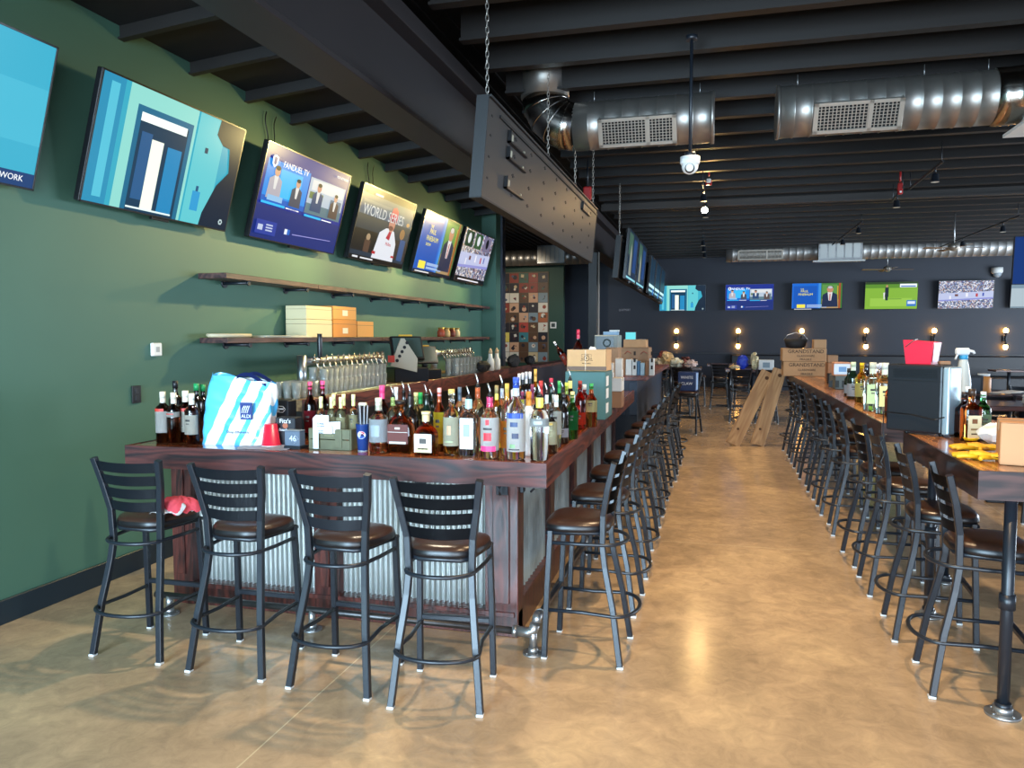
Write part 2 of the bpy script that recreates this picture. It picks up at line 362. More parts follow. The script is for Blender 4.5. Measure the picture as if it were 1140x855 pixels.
# ================================================================ BAR STOOL
def arc_pts(x0, y0, depth, z, n=12, ends=None):
    return [(x0*math.cos(PI*k/n), y0-depth*math.sin(PI*k/n), z) for k in range(n+1)]
def rear_x(z):  # half width of the pinched rear legs
    P = [(0, .216), (.3, .186), (.5, .162), (.63, .153), (.8, .16), (.95, .186), (1.09, .207)]
    for (a, p), (c, q) in zip(P, P[1:]):
        if z <= c: return p+(q-p)*(z-a)/(c-a)
    return P[-1][1]
def rear_y(z):
    P = [(0, -.21), (.3, -.165), (.5, -.12), (.63, -.102), (.8, -.106), (.95, -.132), (1.09, -.168)]
    for (a, p), (c, q) in zip(P, P[1:]):
        if z <= c: return p+(q-p)*(z-a)/(c-a)
    return P[-1][1]
def make_stool():
    t = thing('bar_stool', 'stool', 'bar stool')
    zs = [.012, .15, .3, .42, .52, .58, .63, .68, .74, .8, .88, .95, 1.03, 1.09]
    for s in (-1, 1):
        b = MB(); b.tube([(s*rear_x(z), rear_y(z), z) for z in zs], (.0165, .0155), sq=True)
        l = b.build('rear_leg', M_black_metal, t)
        b = MB(); b.box(s*.215-.017, s*.215+.017, -.228, -.193, 0, .014, .003); b.build('foot_cap', M_foot, l)
    for s in (-1, 1):
        b = MB(); b.tube([(s*.195, .205, .012), (s*.19, .19, .4), (s*.183, .175, .705)], (.015, .015), sq=True)
        l = b.build('front_leg', M_black_metal, t)
        b = MB(); b.box(s*.195-.016, s*.195+.016, .189, .221, 0, .014, .003); b.build('foot_cap', M_foot, l)
    for z in (.27, .64):       # rings: straight sides, bowed rear
        w = rear_x(z)+.012; y = rear_y(z)
        pts = [(.186, .19, z), (w, y, z)]
        pts = [(.188, .19, z), (.18, 0, z)] + [(w*math.cos(a), y-.0-.115*math.sin(a), z) for a in [PI*k/14 for k in range(15)]] + [(-.18, 0, z), (-.188, .19, z)]
        b = MB(); b.tube(pts, .0105, 8)
        b.build('foot_ring' if z < .5 else 'upper_ring', M_black_metal, t)
    b = MB(); b.box(-.19, .19, .182, .208, .285, .312, .004); b.build('footrest', M_black_metal, t)
    b = MB()  # rim under the seat
    rim = [(-.19, .19), (.19, .19), (.135, -.08), (.1, -.11), (-.1, -.11), (-.135, -.08)]
    b.tube([(x, y, .695) for x, y in rim], .013, 8, closed=True); b.build('seat_frame', M_black_metal, t)
    # cushion: rounded trapezoid, domed
    b = MB(); nr = 40; rings = []
    def outl(a, k):
        c, s_ = math.cos(a), math.sin(a); p = 3.6; r = 1/((abs(c)**p+abs(s_)**p)**(1/p))
        x, y = r*c, r*s_; w = .212-.03*(1-y)*.5-(.035*(-y)**1.5 if y < 0 else 0)
        return x*w*k, y*.178*k+.045
    for k, z in ((.93, .7), (1.0, .708), (1.0, .722)): rings.append([(outl(2*PI*i/nr, k), z) for i in range(nr)])
    for k, z in ((.985, .738), (.93, .752), (.8, .762), (.6, .766), (.3, .768)): rings.append([(outl(2*PI*i/nr, k), z) for i in range(nr)])
    vr = [[b.bm.verts.new((p[0], p[1], z)) for p, z in r] for r in rings]
    for i, (a, c) in enumerate(zip(vr, vr[1:])):
        for k in range(nr):
            f = b.bm.faces.new((a[k], a[(k+1) % nr], c[(k+1) % nr], c[k])); f.smooth = True; f.material_index = 0 if i > 2 else 1
    b.bm.faces.new(vr[-1]).smooth = True; f = b.bm.faces.new(list(reversed(vr[0]))); f.material_index = 1
    b.build('seat', [M_seat, mat('black_seat_edge', '#141214', .35)], t)
    for i in range(4):        # ladder slats, curved
        zt = 1.082-.0735*i; zb = zt-.056
        def fn(u, v, zt=zt, zb=zb):
            v = (0, .04, .96, 1)[round(v*3)]; z = zb+(zt-zb)*v; w = rear_x(z); x = -w+2*w*u; arch = -.004*math.sin(PI*u)
            return Vector((x, rear_y(z)-.038*math.sin(PI*u), z+arch-.006))
        b = MB(); b.grid(fn, 12, 3, thick=.005); b.build('back_slat', M_black_metal, t)
    return t
stool0 = make_stool(); _used = [False]
def place_stool(x, y, rz, label, group=None, small=False):
    o = stool0 if not _used[0] else copy_tree(stool0); _used[0] = True
    o.location = (x, y, 0); o.rotation_euler = (0, 0, rz); o['label'] = label
    if group: o['group'] = group
    return o
R = math.radians
for i, (x, y, a, w) in enumerate([(-3.055, 3.565, 0, 'holding a red and white towel, leftmost at the bar front'), (-2.415, 3.53, 0, 'second from the green wall at the bar front'),
                                  (-1.80, 3.49, -2, 'third from the green wall at the bar front'), (-1.255, 3.455, 5, 'at the bar front nearest the bar corner')]):
    place_stool(x, y, R(a), 'black ladder-back bar stool '+w, 'stools along the bar front')
ords = ['nearest the bar corner', 'second from the bar corner', 'third from the bar corner', 'fourth from the bar corner', 'fifth from the bar corner', 'sixth from the bar corner',
        'seventh from the bar corner', 'eighth from the bar corner', 'ninth from the bar corner', 'farthest from the bar corner']
for k in range(10):
    place_stool((-.665 if k < 7 else -.62)-.004*k, 4.15+.765*k, PI/2+R(random.uniform(-3, 3)), 'black bar stool on the bar aisle side, '+ords[k], 'stools along the bar aisle side')
ys = [4.2, 4.9, 5.7, 6.38, 7.3, 8.1, 8.85, 9.65, 10.45, 11.25, 12.05]
ordr = ['nearest the camera', 'second nearest the camera', 'third from the near end', 'fourth from the near end', 'fifth from the near end', 'sixth from the near end', 'seventh from the near end',
        'eighth from the near end', 'ninth from the near end', 'second to last beside the leaning boards', 'last one beside the leaning boards']
for k, y in enumerate(ys):
    place_stool(1.262 if k == 0 else 1.24, y, -PI/2+R(random.uniform(-4, 4)), 'black bar stool along the right-hand counters, '+ordr[k], 'stools along the right-hand counters')
for k, y in enumerate([4.35, 5.15]):
    place_stool(2.2, y, PI/2+R(random.uniform(-4, 4)), 'black bar stool tucked under the inner side of the near wooden table, '+['near end', 'far end'][k], 'stools on the inner side of the near table')

# ================================================================ MAIN BAR
t = thing('bar_counter', 'L-shaped bar counter with glossy stained wood top and corrugated metal panels', 'bar counter', (-2, 4.3, 0))
def W(b, name, m, p=None, par=t):
    o = b.build(name, m); o.parent = par; o.location = -Vector(par.location) if par.rotation_euler.z == 0 else o.location; return o
b = MB(); b.prism([(-3.52, 3.945), (-.875, 3.945), (-.875, 4.62), (-3.52, 4.62)], .945, 1.07, bev=.004); W(b, 'bar_top', M_bartop)
b = MB(); b.prism([(-.875, 4.62), (-.985, 9.55), (-1.6, 9.55), (-1.49, 4.62)], .945, 1.07, bev=.004); W(b, 'bar_top', M_bartop_y)
b = MB(); b.prism([(-3.535, 3.928), (-.858, 3.928), (-.873, 3.946), (-3.52, 3.946)], .94, 1.073); b.prism([(-3.535, 3.928), (-3.52, 3.946), (-3.52, 4.62), (-3.535, 4.62)], .94, 1.073); W(b, 'bar_edge', M_baredge)
b = MB(); b.prism([(-.858, 3.928), (-.97, 9.55), (-.988, 9.55), (-.876, 3.946)], .94, 1.073); W(b, 'bar_edge', M_baredge_y)
for x0, x1 in ((-3.42, -3.27), (-2.39, -2.23), (-1.28, -1.08)):
    b = MB(); b.box(x0, x1, 4.19, 4.32, .0, .94, .004); b.box(x0+.05, x1-.05, 4.175, 4.19, .2, .94, .003); W(b, 'post', M_post)
def corr(x0, x1, z0, z1, y, amp=.014, pitch=.034):
    n = int((x1-x0)/pitch*6); 
    return lambda u, v: Vector((x0+(x1-x0)*u, y+amp*math.sin(2*PI*(x1-x0)*u/pitch), z0+(z1-z0)*v)), n
for x0, x1 in ((-3.27, -2.39), (-2.23, -1.28)):
    fn, n = corr(x0, x1, .15, .94, 4.27); b = MB(); b.grid(fn, n, 1); W(b, 'corrugated_panel', M_corr)
b = MB(); b.box(-3.42, -1.08, 4.2, 4.3, 0, .15, .004); b.box(-3.4, -1.1, 4.18, 4.2, .12, .15, .003); W(b, 'kick_board', M_post)
b = MB(); b.box(-3.4, -1.2, 4.3, 4.5, 0, .94); b.prism([(-1.2, 4.3), (-1.32, 9.5), (-1.5, 9.5), (-1.4, 4.3)], 0, .94); W(b, 'carcass', mat('bar_carcass', '#15100f', .7))
def bx_(y): return -1.08-(y-4.2)*.0206
ps = [4.32, 5.25, 6.3, 7.35, 8.4, 9.4]
for y in ps[1:]:
    b = MB(); b.box(bx_(y)-.06, bx_(y), y-.07, y+.07, 0, .94, .004); W(b, 'post', M_post)
for a, c in zip(ps, ps[1:]):
    y0, y1 = a+(.0 if a == ps[0] else .07), c-.07
    def fn(u, v, y0=y0, y1=y1): 
        y = y0+(y1-y0)*u; return Vector((bx_(y)-.045+.008*math.sin(2*PI*(y1-y0)*u/.07), y, .2+.74*v))
    b = MB(); b.grid(fn, int((y1-y0)/.07*6), 1); W(b, 'corrugated_panel', M_corr_w)
b = MB(); b.prism([(bx_(4.32), 4.32), (bx_(9.45), 9.45), (bx_(9.45)-.08, 9.45), (bx_(4.32)-.08, 4.32)], 0, .2, bev=.003); W(b, 'kick_board', M_post)
for x, y, rz in ((-3.0, 4.175, 0), (-2.31, 4.175, 0), (-1.7, 4.25, 0), (-1.17, 4.175, 0)):
    b = MB(); b.box(x-.035, x+.035, y-.012, y+.0, .84, .93, .003); b.tube([(x, y-.01, .9), (x, y-.06, .9), (x, y-.07, .87), (x, y-.05, .85)], .007, 8); b.sphere((x, y-.065, .905), .012, 10); W(b, 'purse_hook', M_black_metal)
b = MB(); b.box(-1.06, -1.075, 4.22, 4.27, .85, .93, .002); b.tube([(-1.07, 4.245, .9), (-1.01, 4.245, .9), (-1.0, 4.245, .87), (-1.02, 4.245, .85)], .007, 8); W(b, 'purse_hook', M_black_metal)
# foot rail of iron pipe
t = thing('foot_rail', 'iron pipe foot rail with elbows and floor flanges around the bar base', 'foot rail', (-.93, 4.02, 0))
M_pipe = mat('iron_pipe', '#4d4c4c', .38, .8, var=.2, vscale=20)
zr = .12
b = MB(); b.tube([(-3.4, 4.0, zr), (-1.02, 4.0, zr)], .02, 12); W(b, 'front_pipe', M_pipe, par=t)
b = MB(); b.tube([(-.93, 4.1, zr+.06), (-1.02, 9.4, zr+.06)], .02, 12); W(b, 'side_pipe', M_pipe, par=t)
b = MB(); b.tube([(-1.04, 4.0, zr), (-.97, 4.0, zr), (-.945, 4.0, zr+.015), (-.935, 4.0, zr+.05)], .028, 12); b.tube([(-1.06, 4.0, zr), (-1.035, 4.0, zr)], .033, 12)
b.tube([(-.93, 4.02, zr+.05), (-.93, 4.03, zr+.075), (-.93, 4.06, zr+.08), (-.93, 4.11, zr+.06)], .028, 12); b.tube([(-.93, 4.095, zr+.068), (-.93, 4.12, zr+.055)], .034, 12); W(b, 'elbow', M_galv, par=t)
def flange(x, y, h, par, r=.058):
    b = MB(); b.cyl((x, y, 0), r, .01, 24); b.cyl((x, y, .01), .03, .03, 16, r2=.027); b.cyl((x, y, .03), .021, h-.03, 14)
    for k in range(4):
        a = PI/4+PI/2*k; b.cyl((x+r*.72*math.cos(a), y+r*.72*math.sin(a), .01), .006, .004, 6)
    W(b, 'floor_flange', M_galv, par=par)
flange(-.945, 4.0, .15, t)
for x in (-2.3, -3.3): flange(x, 4.0, .12, t)
for y in (5.9, 7.7, 9.3): flange(-.93-(y-4.1)*.017, y, .18, t)
# second bar section with navy end, further along
t = thing('bar_counter', 'raised navy bar section with wood edge beyond the stocked bar', 'bar counter', (-1.2, 11, 0))
b = MB(); b.prism([(-1.7, 9.7), (-.95, 9.7), (-.93, 14.0), (-1.7, 14.0)], 0, 1.19); W(b, 'body', mat('navy_bar_end', '#1b2a3c', .5), par=t)
b = MB(); b.prism([(-1.74, 9.66), (-.83, 9.66), (-.81, 14.05), (-1.74, 14.05)], 1.19, 1.24, bev=.004); W(b, 'bar_top', M_baredge_y, par=t)
for x in (-1.6, -1.45, -1.3, -1.15, -1.0):
    b = MB(); b.box(x-.05, x+.05, 9.685, 9.7, .75, 1.17, .003); W(b, 'end_slat', mat('navy_slat', '#22344a', .5), par=t)
# back bar along the green wall
t = thing('back_bar', 'back bar counter with thick stained ledge along the green wall', 'counter', (-3.7, 9.5, 0))
b = MB(); b.box(-4.165, -3.42, 5.9, 13.4, 0, 1.1, .004); W(b, 'cabinet', mat('back_bar_cabinet', '#14110f', .5), par=t)
b = MB(); b.box(-4.165, -3.40, 5.85, 13.45, 1.1, 1.2, .004); W(b, 'counter_top', wood('pale_bar_wood', '#6b5238', '#a98a5f', 'y', 1, .5, .1), par=t)
b = MB(); b.box(-3.40, -3.36, 5.8, 17.4, 1.04, 1.21, .005); b.box(-3.40, -3.2, 14.0, 17.4, 1.15, 1.2, .004); W(b, 'ledge', M_baredge_y, par=t)
b = MB(); b.box(-3.42, -3.3, 14.1, 17.3, 0, 1.15, .004); W(b, 'panel', M_navy, par=t)
# ================================================================ RIGHT COUNTERS
def counter(name, label, x0, x1, y0, y1, z, edge, legs):
    t = thing(name, label, 'table', ((x0+x1)/2, (y0+y1)/2, 0))
    b = MB(); b.box(x0+.012, x1-.012, y0+.012, y1-.012, z-.12, z, .003); W(b, 'table_top', M_table, par=t)
    for a in ((x0, x1, y0, y0+.014), (x0, x1, y1-.014, y1)): b = MB(); b.box(*a, z-.13, z+.001); W(b, 'edge_board', M_table_edge, par=t)
    for a in ((x0, x0+.014, y0+.014, y1-.014), (x1-.014, x1, y0+.014, y1-.014)): b = MB(); b.box(*a, z-.13, z+.001); W(b, 'edge_board', edge, par=t)
    for x, y in legs:
        b = MB(); b.tube([(x, y, .03), (x, y, z-.13)], .026, 14); b.tube([(x, y, .5), (x, y, .57)], .034, 14); b.tube([(x, y, .03), (x, y, .06)], .034, 14); l = W(b, 'pipe_leg', M_black_metal, par=t)
        b = MB(); b.cyl((x, y, 0), .075, .012, 24); b.cyl((x, y, .012), .042, .03, 16)
        for k in range(4): b.cyl((x+.056*math.cos(PI/2*k+.6), y+.056*math.sin(PI/2*k+.6), .012), .008, .005, 6)
        f = b.build('floor_flange', M_galv, l)
    return t
M_tedge_y = wood('table_edge_long', '#20130f', '#4a2f28', 'y', 1.2, .35, .2)
counter('high_table', 'near right-hand high table of reclaimed planks on black pipe legs', 1.15, 2.35, 3.82, 5.25, 1.145, M_tedge_y, [(1.31, 3.9), (1.31, 5.19), (2.25, 3.9), (2.25, 5.18)])
counter('high_table', 'long plank high counter behind the near table, lined with stools', 1.12, 1.95, 5.75, 13.2, 1.145, M_tedge_y, [(1.6, 5.95), (1.6, 8.3), (1.6, 10.7), (1.6, 13.0)])
# ================================================================ TELEVISIONS
TVW, TVH = 1.55, .875
def poly_scene(polys, W_, H_, y0=-.0008):
    """polys: (colour, strength, [(u,v)...]) stacked as thin layers of one screen picture"""
    b = MB(); b.fixn = False; mats = []
    for i, (c, k, pts) in enumerate(polys):
        m = glow(c, k) if isinstance(c, str) else c
        if m not in mats: mats.append(m)
        b.mi = mats.index(m); y = y0-.0004*i
        b.quad([((u-.5)*W_, y, v*H_) for u, v in pts])
    return b, mats
def rect(u0, v0, u1, v1): return [(u0, v0), (u1, v0), (u1, v1), (u0, v1)]
def ell(cu, cv, ru, rv, n=16): return [(cu+ru*math.cos(2*PI*k/n), cv+rv*math.sin(2*PI*k/n)) for k in range(n)]
def S_door(far=False):
    a = [('#35a5bd', .95, rect(0, 0, 1, 1)), ('#2b8fb5', .9, rect(0, 0, .13, 1)), ('#8fd8cf', .9, rect(.16, 0, .62, 1)), ('#56c0d8', .9, rect(.05, .05, .1, .95)),
         ('#1c6f95', .8, rect(.22, 0, .6, .86)), ('#12405f', .7, rect(.25, 0, .57, .8)), ('#e8f6f0', 1.1, rect(.25, .74, .56, .81)), ('#2a5f92', .8, rect(.27, .1, .34, .66)),
         ('#1f86bb', .9, rect(.45, .02, .55, .6)), ('#e9f2df', 1.05, rect(.34, .02, .42, .62)), ('#5fc6cf', .9, rect(.63, 0, .84, 1)),
         ('#2b9ad0', .9, rect(.68, .12, .74, .3)), ('#1d5a86', .8, rect(.7, .3, .72, .35)), ('#0f3a5c', .8, rect(.71, .66, .735, .71)),
         ('#10263d', .7, [(1, 1), (.79, 1), (.78, .86), (.84, .78), (.9, .77), (.93, .55), (.85, .4), (.78, .12), (.77, 0), (1, 0)]), ('#cfe6ea', .7, ell(.945, .07, .018, .03, 6)), ('#10263d', .7, ell(.945, .07, .008, .012, 8)), ('#dff4f2', 1, rect(.25, .02, .55, .035))]
    return a
def S_cyan():
    return [('#3fb2d0', .85, rect(0, 0, 1, 1)), ('#4bbcd8', .85, rect(0, .3, 1, .7)), ('#3b4fc4', .8, rect(0, 0, .72, .09)), ('#5a3fd0', .8, rect(0, 0, .8, .03)), ('#28508c', .6, rect(.72, 0, 1, .1)), ('#2c86c4', .8, rect(.2, .1, .5, .13)), ('#eef4f8', 1, ell(.755, .055, .012, .025, 10))]
def person(cu, base, h, suit, skin, shirt='#e8e8e8'):
    w = h*.2
    return [(suit, .8, [(cu-w, base), (cu+w, base), (cu+w*.9, base+h*.58), (cu+w*.3, base+h*.7), (cu-w*.3, base+h*.7), (cu-w*.9, base+h*.58)]),
            (shirt, .8, [(cu-w*.15, base+h*.3), (cu+w*.15, base+h*.3), (cu+w*.3, base+h*.7), (cu-w*.3, base+h*.7)]), (skin, .8, ell(cu, base+h*.83, w*.4, h*.15)), ('#2a211d', .6, ell(cu, base+h*.93, w*.38, h*.07))]
def S_fan():
    a = [('#12298c', .9, rect(0, 0, 1, 1)), ('#1b2f7c', .8, rect(0, .0, 1, .36)), ('#1488e0', .95, rect(.03, .4, .5, .85)), ('#35b6f2', .95, rect(.18, .48, .42, .78)), ('#0e5fc0', .9, rect(.03, .4, .5, .46)),
         ('#b7c7d8', .85, rect(.51, .4, .97, .82)), ('#5f7f8c', .8, rect(.51, .4, .97, .52)), ('#7c8f5a', .7, rect(.53, .58, .7, .66)), ('#d9dde0', .9, rect(.54, .68, .95, .8)), ('#6b7f95', .8, rect(.8, .5, .95, .64))]
    a += person(.14, .44, .36, '#b8b4c0', '#d9a98c') + person(.38, .42, .32, '#4a5064', '#d9a98c') + person(.63, .44, .34, '#2b4a78', '#c98f78') + person(.86, .42, .3, '#5a4a48', '#d9a98c')
    a += [('#8fc0e8', .9, rect(.08, .42, .24, .48)), ('#28b4f0', 1, rect(.03, .375, .28, .40)), ('#28b4f0', 1, rect(.51, .36, .72, .385)), ('#ffffff', 1, rect(.29, .38, .44, .392)), ('#ffffff', 1, rect(.73, .365, .86, .377)),
          ('#2b3f9c', .9, rect(.03, .05, .24, .2)), ('#c8d4f0', .8, rect(.05, .09, .1, .15)), ('#c8d4f0', .8, rect(.13, .15, .2, .165)), ('#c8d4f0', .8, rect(.13, .12, .2, .135)), ('#c8d4f0', .8, rect(.13, .09, .2, .105)), ('#e8eef8', .9, rect(.33, .1, .39, .16)), ('#2a6fd0', .8, rect(.36, .1, .39, .16)),
          ('#a8a4e8', .8, [(.42, .11), (.9, .14), (.9, .148), (.42, .12)]), ('#ffffff', 1, [(.055, .88), (.085, .9), (.115, .88), (.11, .8), (.085, .765), (.06, .8)]), ('#12298c', .9, [(.07, .87), (.085, .88), (.1, .87), (.098, .81), (.085, .79), (.072, .81)])]
    return a
M_crowd = None
def crowd(): return glow_crowd('screen_crowd', ['#3c4a66', '#a9b0c8', '#20263c', '#6f7fa8', '#c8b8b0', '#2b3a7a', '#8a5a5a', '#dfe4ee'], 34, .9)
def S_base():
    a = [('#27384a', .8, rect(0, 0, 1, 1)), ('#4a6078', .8, rect(0, .62, 1, 1)), ('#10161e', .7, rect(0, .9, 1, 1)), ('#32414e', .7, rect(0, .3, 1, .62)), ('#6c7f90', .7, rect(.05, .78, .55, .82)), ('#161c22', .7, rect(0, .12, .4, .42)), ('#3a3432', .7, rect(.62, .1, 1, .4)), ('#b09878', .8, ell(.25, .33, .035, .05)), ('#60483c', .7, rect(.2, .12, .3, .29)),
         ('#a07a50', .8, ell(.85, .5, .05, .08)), ('#c9a060', .8, ell(.92, .66, .03, .03)), ('#3c5f96', .7, rect(.84, .1, .95, .42))]
    a += [('#d8dce4', .95, [(.36, .0), (.78, .0), (.76, .33), (.68, .5), (.6, .53), (.52, .52), (.42, .44)]), ('#b0223c', .9, [(.55, .38), (.6, .53), (.64, .53), (.62, .36)]), ('#b3222c', .9, rect(.36, .12, .42, .16)), ('#b3222c', .9, rect(.72, .12, .78, .15)), ('#c58a78', .85, ell(.61, .6, .06, .12)), ('#c2304a', .9, [(.53, .66), (.69, .66), (.68, .8), (.63, .85), (.57, .83)]), ('#8c1c30', .9, [(.56, .64), (.72, .63), (.69, .67), (.54, .68)]),
          ('#7a4a40', .8, ell(.6, .54, .045, .035)), ('#0c0f14', .7, rect(0, 0, 1, .06)), ('#b8343a', .9, rect(.06, .91, .16, .94)), ('#e4e8ee', .9, rect(.2, .91, .34, .935)), ('#e4e8ee', .9, rect(.05, .02, .14, .045)), ('#e4e8ee', .9, rect(.18, .02, .4, .04))]
    return a
def S_paul():
    a = [('#1263c8', .95, rect(0, 0, 1, 1)), ('#0f52b0', .95, rect(.03, .05, .5, .9)), ('#3f7a3a', .8, rect(.55, 0, 1, 1)), ('#5f9a4a', .8, rect(.6, .5, .9, .95)), ('#b09468', .8, rect(.6, 0, .95, .4)), ('#a8542a', .8, rect(.93, 0, .97, 1)), ('#3f8cd8', .9, rect(.53, 0, .58, 1)), ('#c8a02c', .9, rect(.9, .1, .92, .9)),
         ('#e8d84a', 1, rect(.1, .07, .27, .2)), ('#9fb8e0', .9, rect(.3, .14, .8, .19)), ('#9fb8e0', .9, rect(.3, .08, .7, .12))]
    a += person(.76, .1, .8, '#23304f', '#c98f70'); a += [('#c8c8cc', .8, ell(.76, .84, .05, .05)), ('#c03030', .8, rect(.75, .35, .77, .6)), ('#101a2c', .8, rect(0, 0, 1, .05)), ('#e8e8ea', .9, rect(.05, .01, .4, .03))]
    return a
def S_hoops():
    a = [(crowd(), 1, rect(0, 0, 1, 1)), ('#b8c0e0', .9, [(0, .28), (1, .38), (1, .62), (0, .55)]), ('#8a8fd0', .9, [(0, .26), (1, .34), (1, .4), (0, .31)]), ('#7a4a44', .7, rect(.3, .44, .36, .52)), ('#e8e8f0', .9, rect(.5, .42, .54, .56)), ('#c03838', .8, rect(.68, .42, .72, .54)), ('#e8e8f0', .9, rect(.2, .34, .23, .46)), ('#3048b0', .8, rect(.8, .44, .83, .56))]
    return a
def S_sides():
    a = S_hoops(); a += [('#20402c', .8, rect(.05, .68, .3, .98)), ('#305838', .8, rect(.36, .68, .6, .98)), ('#7a7490', .8, rect(.66, .68, .92, .98)), ('#d8dce0', .9, ell(.17, .84, .05, .1)), ('#d8dce0', .9, ell(.48, .84, .05, .1)), ('#1c1c24', .8, ell(.79, .84, .05, .1)), ('#101018', .8, rect(0, 0, 1, .1)), ('#e8e8f0', .9, rect(.1, .03, .8, .055))]
    return a
def S_golf():
    return [('#7fae38', .95, rect(0, 0, 1, 1)), ('#5a8c2c', .9, rect(0, .78, 1, 1)), ('#2f4a24', .8, rect(0, .92, 1, 1)), ('#93bf48', .95, rect(.1, .1, .9, .4)), ('#23303a', .8, rect(.38, .45, .45, .8)), ('#23303a', .8, rect(.39, .32, .44, .46)), ('#c09070', .8, ell(.415, .85, .02, .05)), ('#e8e8e8', .9, [(.35, .6), (.38, .62), (.375, .36), (.36, .36)]), ('#4a7a28', .9, rect(.44, .36, .7, .38)), ('#e4ecf2', 1, rect(.66, .8, .98, .93)), ('#2868b0', .9, rect(.68, .82, .96, .86)), ('#2f74c8', .9, rect(.8, .1, .98, .32)), ('#d8e4f0', .9, rect(.82, .18, .96, .28))]
def S_dim():
    return [('#16324c', .5, rect(0, 0, 1, 1)), ('#4f7868', .5, rect(.05, .5, .45, .95)), ('#b0b8a8', .5, [(.2, .1), (.45, .1), (.42, .55), (.3, .75), (.22, .5)]), ('#26549a', .5, rect(.55, .2, .9, .9)), ('#8fd4e0', .9, rect(0, .02, 1, .06))]
def S_dim2():
    return [('#142c40', .45, rect(0, 0, 1, 1)), ('#1f4a66', .5, rect(.1, .3, .3, .95)), ('#1f4a66', .5, rect(.5, .3, .75, .95)), ('#c4f0f4', 1, rect(0, .18, 1, .26)), ('#9fd8e4', .9, rect(0, .06, 1, .11)), ('#2a6ac0', .8, rect(.7, 0, .9, .18))]
def S_blue():
    return [('#1c4ea8', .7, rect(0, 0, 1, 1)), ('#163c84', .7, rect(0, 0, .5, 1))]
def S_grey():
    return [('#7f98a8', .7, rect(0, 0, 1, 1)), ('#aebfc8', .8, rect(0, .05, 1, .7))]
def tv(label, loc, rz, tilt, polys, group, words=(), wall=True, depth=.05, W_=TVW, H_=TVH, mount=True, arm=.2):
    t = thing('television', label, 'television', loc, rz, group, R(tilt))
    b = MB(); b.box(-W_/2, W_/2, 0.001, depth, 0, H_, .006); b.build('casing', M_dark_plastic, t)
    b = MB(); w = .012
    b.box(-W_/2, W_/2, -.006, .002, 0, w, .001); b.box(-W_/2, W_/2, -.006, .002, H_-w, H_, .001); b.box(-W_/2, -W_/2+w, -.006, .002, 0, H_, .001); b.box(W_/2-w, W_/2, -.006, .002, 0, H_, .001)
    b.box(-.09, .09, .0, .03, -.022, .0, .003); b.build('bezel', mat('tv_bezel', '#0b0c0f', .3), t)
    sW, sH = W_-2*w, H_-2*w
    b, ms = poly_scene(polys, sW, sH); s = b.build('screen', ms, t, loc=(0, 0, w))
    for (st, u, v, sz, col, sx) in words:
        text('screen_lettering', st, sz, glow(col, 1.0), s, ((u-.5)*sW, -.021, v*sH), sx=sx, depth=.0004)
    if mount:
        b = MB(); b.box(-.3, .3, depth, depth+.03, .15, H_-.15, .003); b.box(-.25, -.2, depth, depth+.05, .1, H_-.1); b.box(.2, .25, depth, depth+.05, .1, H_-.1)
        b.box(-.2, .2, depth+.02, depth+arm, H_*.45, H_*.55); b.build('wall_mount', M_black_metal, t)
    return t
G1 = 'televisions on the green wall'
y0s = [(2.27, 3.825), (4.171, 5.715), (6.05, 7.63), (7.95, 9.50), (9.84, 11.38), (11.57, 13.15)]
info = [('television at the left edge showing a plain cyan picture', S_cyan(), [('NETWORK', .86, .055, .05, '#eef4f8', 1)]),
        ('television on the green wall showing a turquoise doorway', S_door(), []),
        ('television on the green wall showing a blue studio talk show', S_fan(), [('FANDUEL TV', .31, .83, .08, '#ffffff', .95), ('MLB NETWORK', .88, .93, .035, '#ffffff', 1), ('Los Angeles', .36, .386, .03, '#12298c', 1)]),
        ('television on the green wall showing a baseball player in a red cap', S_base(), [('WORLD SERIES', .42, .68, .17, '#b8c4d0', 1), ('Phillies', .6, .3, .06, '#b3222c', 1)]),
        ('television on the green wall with a blue talk show title panel', S_paul(), [('THE', .2, .78, .06, '#e8e04a', 1), ('PAUL', .25, .7, .1, '#e8e04a', 1), ('FINEBAUM', .27, .58, .1, '#e8e04a', .95), ('SHOW', .2, .48, .06, '#e8e04a', 1)]),
        ('television on the green wall showing a basketball game with three portraits', S_sides(), [])]
for (a, c), (lb, po, wd) in zip(y0s, info):
    tv(lb, (-4.055, (a+c)/2, 2.635), PI/2, 15.4, po, G1, wd, arm=.06, W_=c-a, H_=.868)
G2 = 'televisions on the back wall'
for px0, px1, lb, po, wd in [(736, 783, 'television on the dark back wall showing a turquoise doorway', S_door(), []), (807, 861, 'television on the dark back wall showing the blue studio show', S_fan(), [('FANDUEL TV', .3, .83, .11, '#ffffff', 1)]),
        (881, 937, 'television on the dark back wall with the blue talk show title', S_paul(), [('THE', .2, .78, .06, '#e8e04a', 1), ('PAUL', .25, .7, .1, '#e8e04a', 1), ('FINEBAUM', .27, .58, .1, '#e8e04a', .95)]),
        (962, 1021, 'television on the dark back wall showing green golf course', S_golf(), []), (1043, 1106, 'television on the dark back wall showing a crowded basketball arena', S_hoops(), []),
        (1127, 1186, 'television cut by the right edge of the picture on the back wall', S_grey(), [])]:
    p = at_y((px0+px1)/2, 344, 26.75); tv(lb, (p.x, 26.78, 2.6), 0, 5, po, G2, wd, arm=.1)
# blue television high on the right, hanging from the joists
t = tv('large blue television hanging high at the right edge', (x_on(1127, 16, 3.2)+.78, 16, at_y(1127, 317, 16).z), 0, 4, S_blue(), None, mount=False)
b = MB(); b.tube([(-.3, .04, .6), (-.3, .04, 1.55)], .02, 8); b.tube([(.3, .04, .6), (.3, .04, 1.55)], .02, 8); b.build('ceiling_drop', M_black_metal, t)
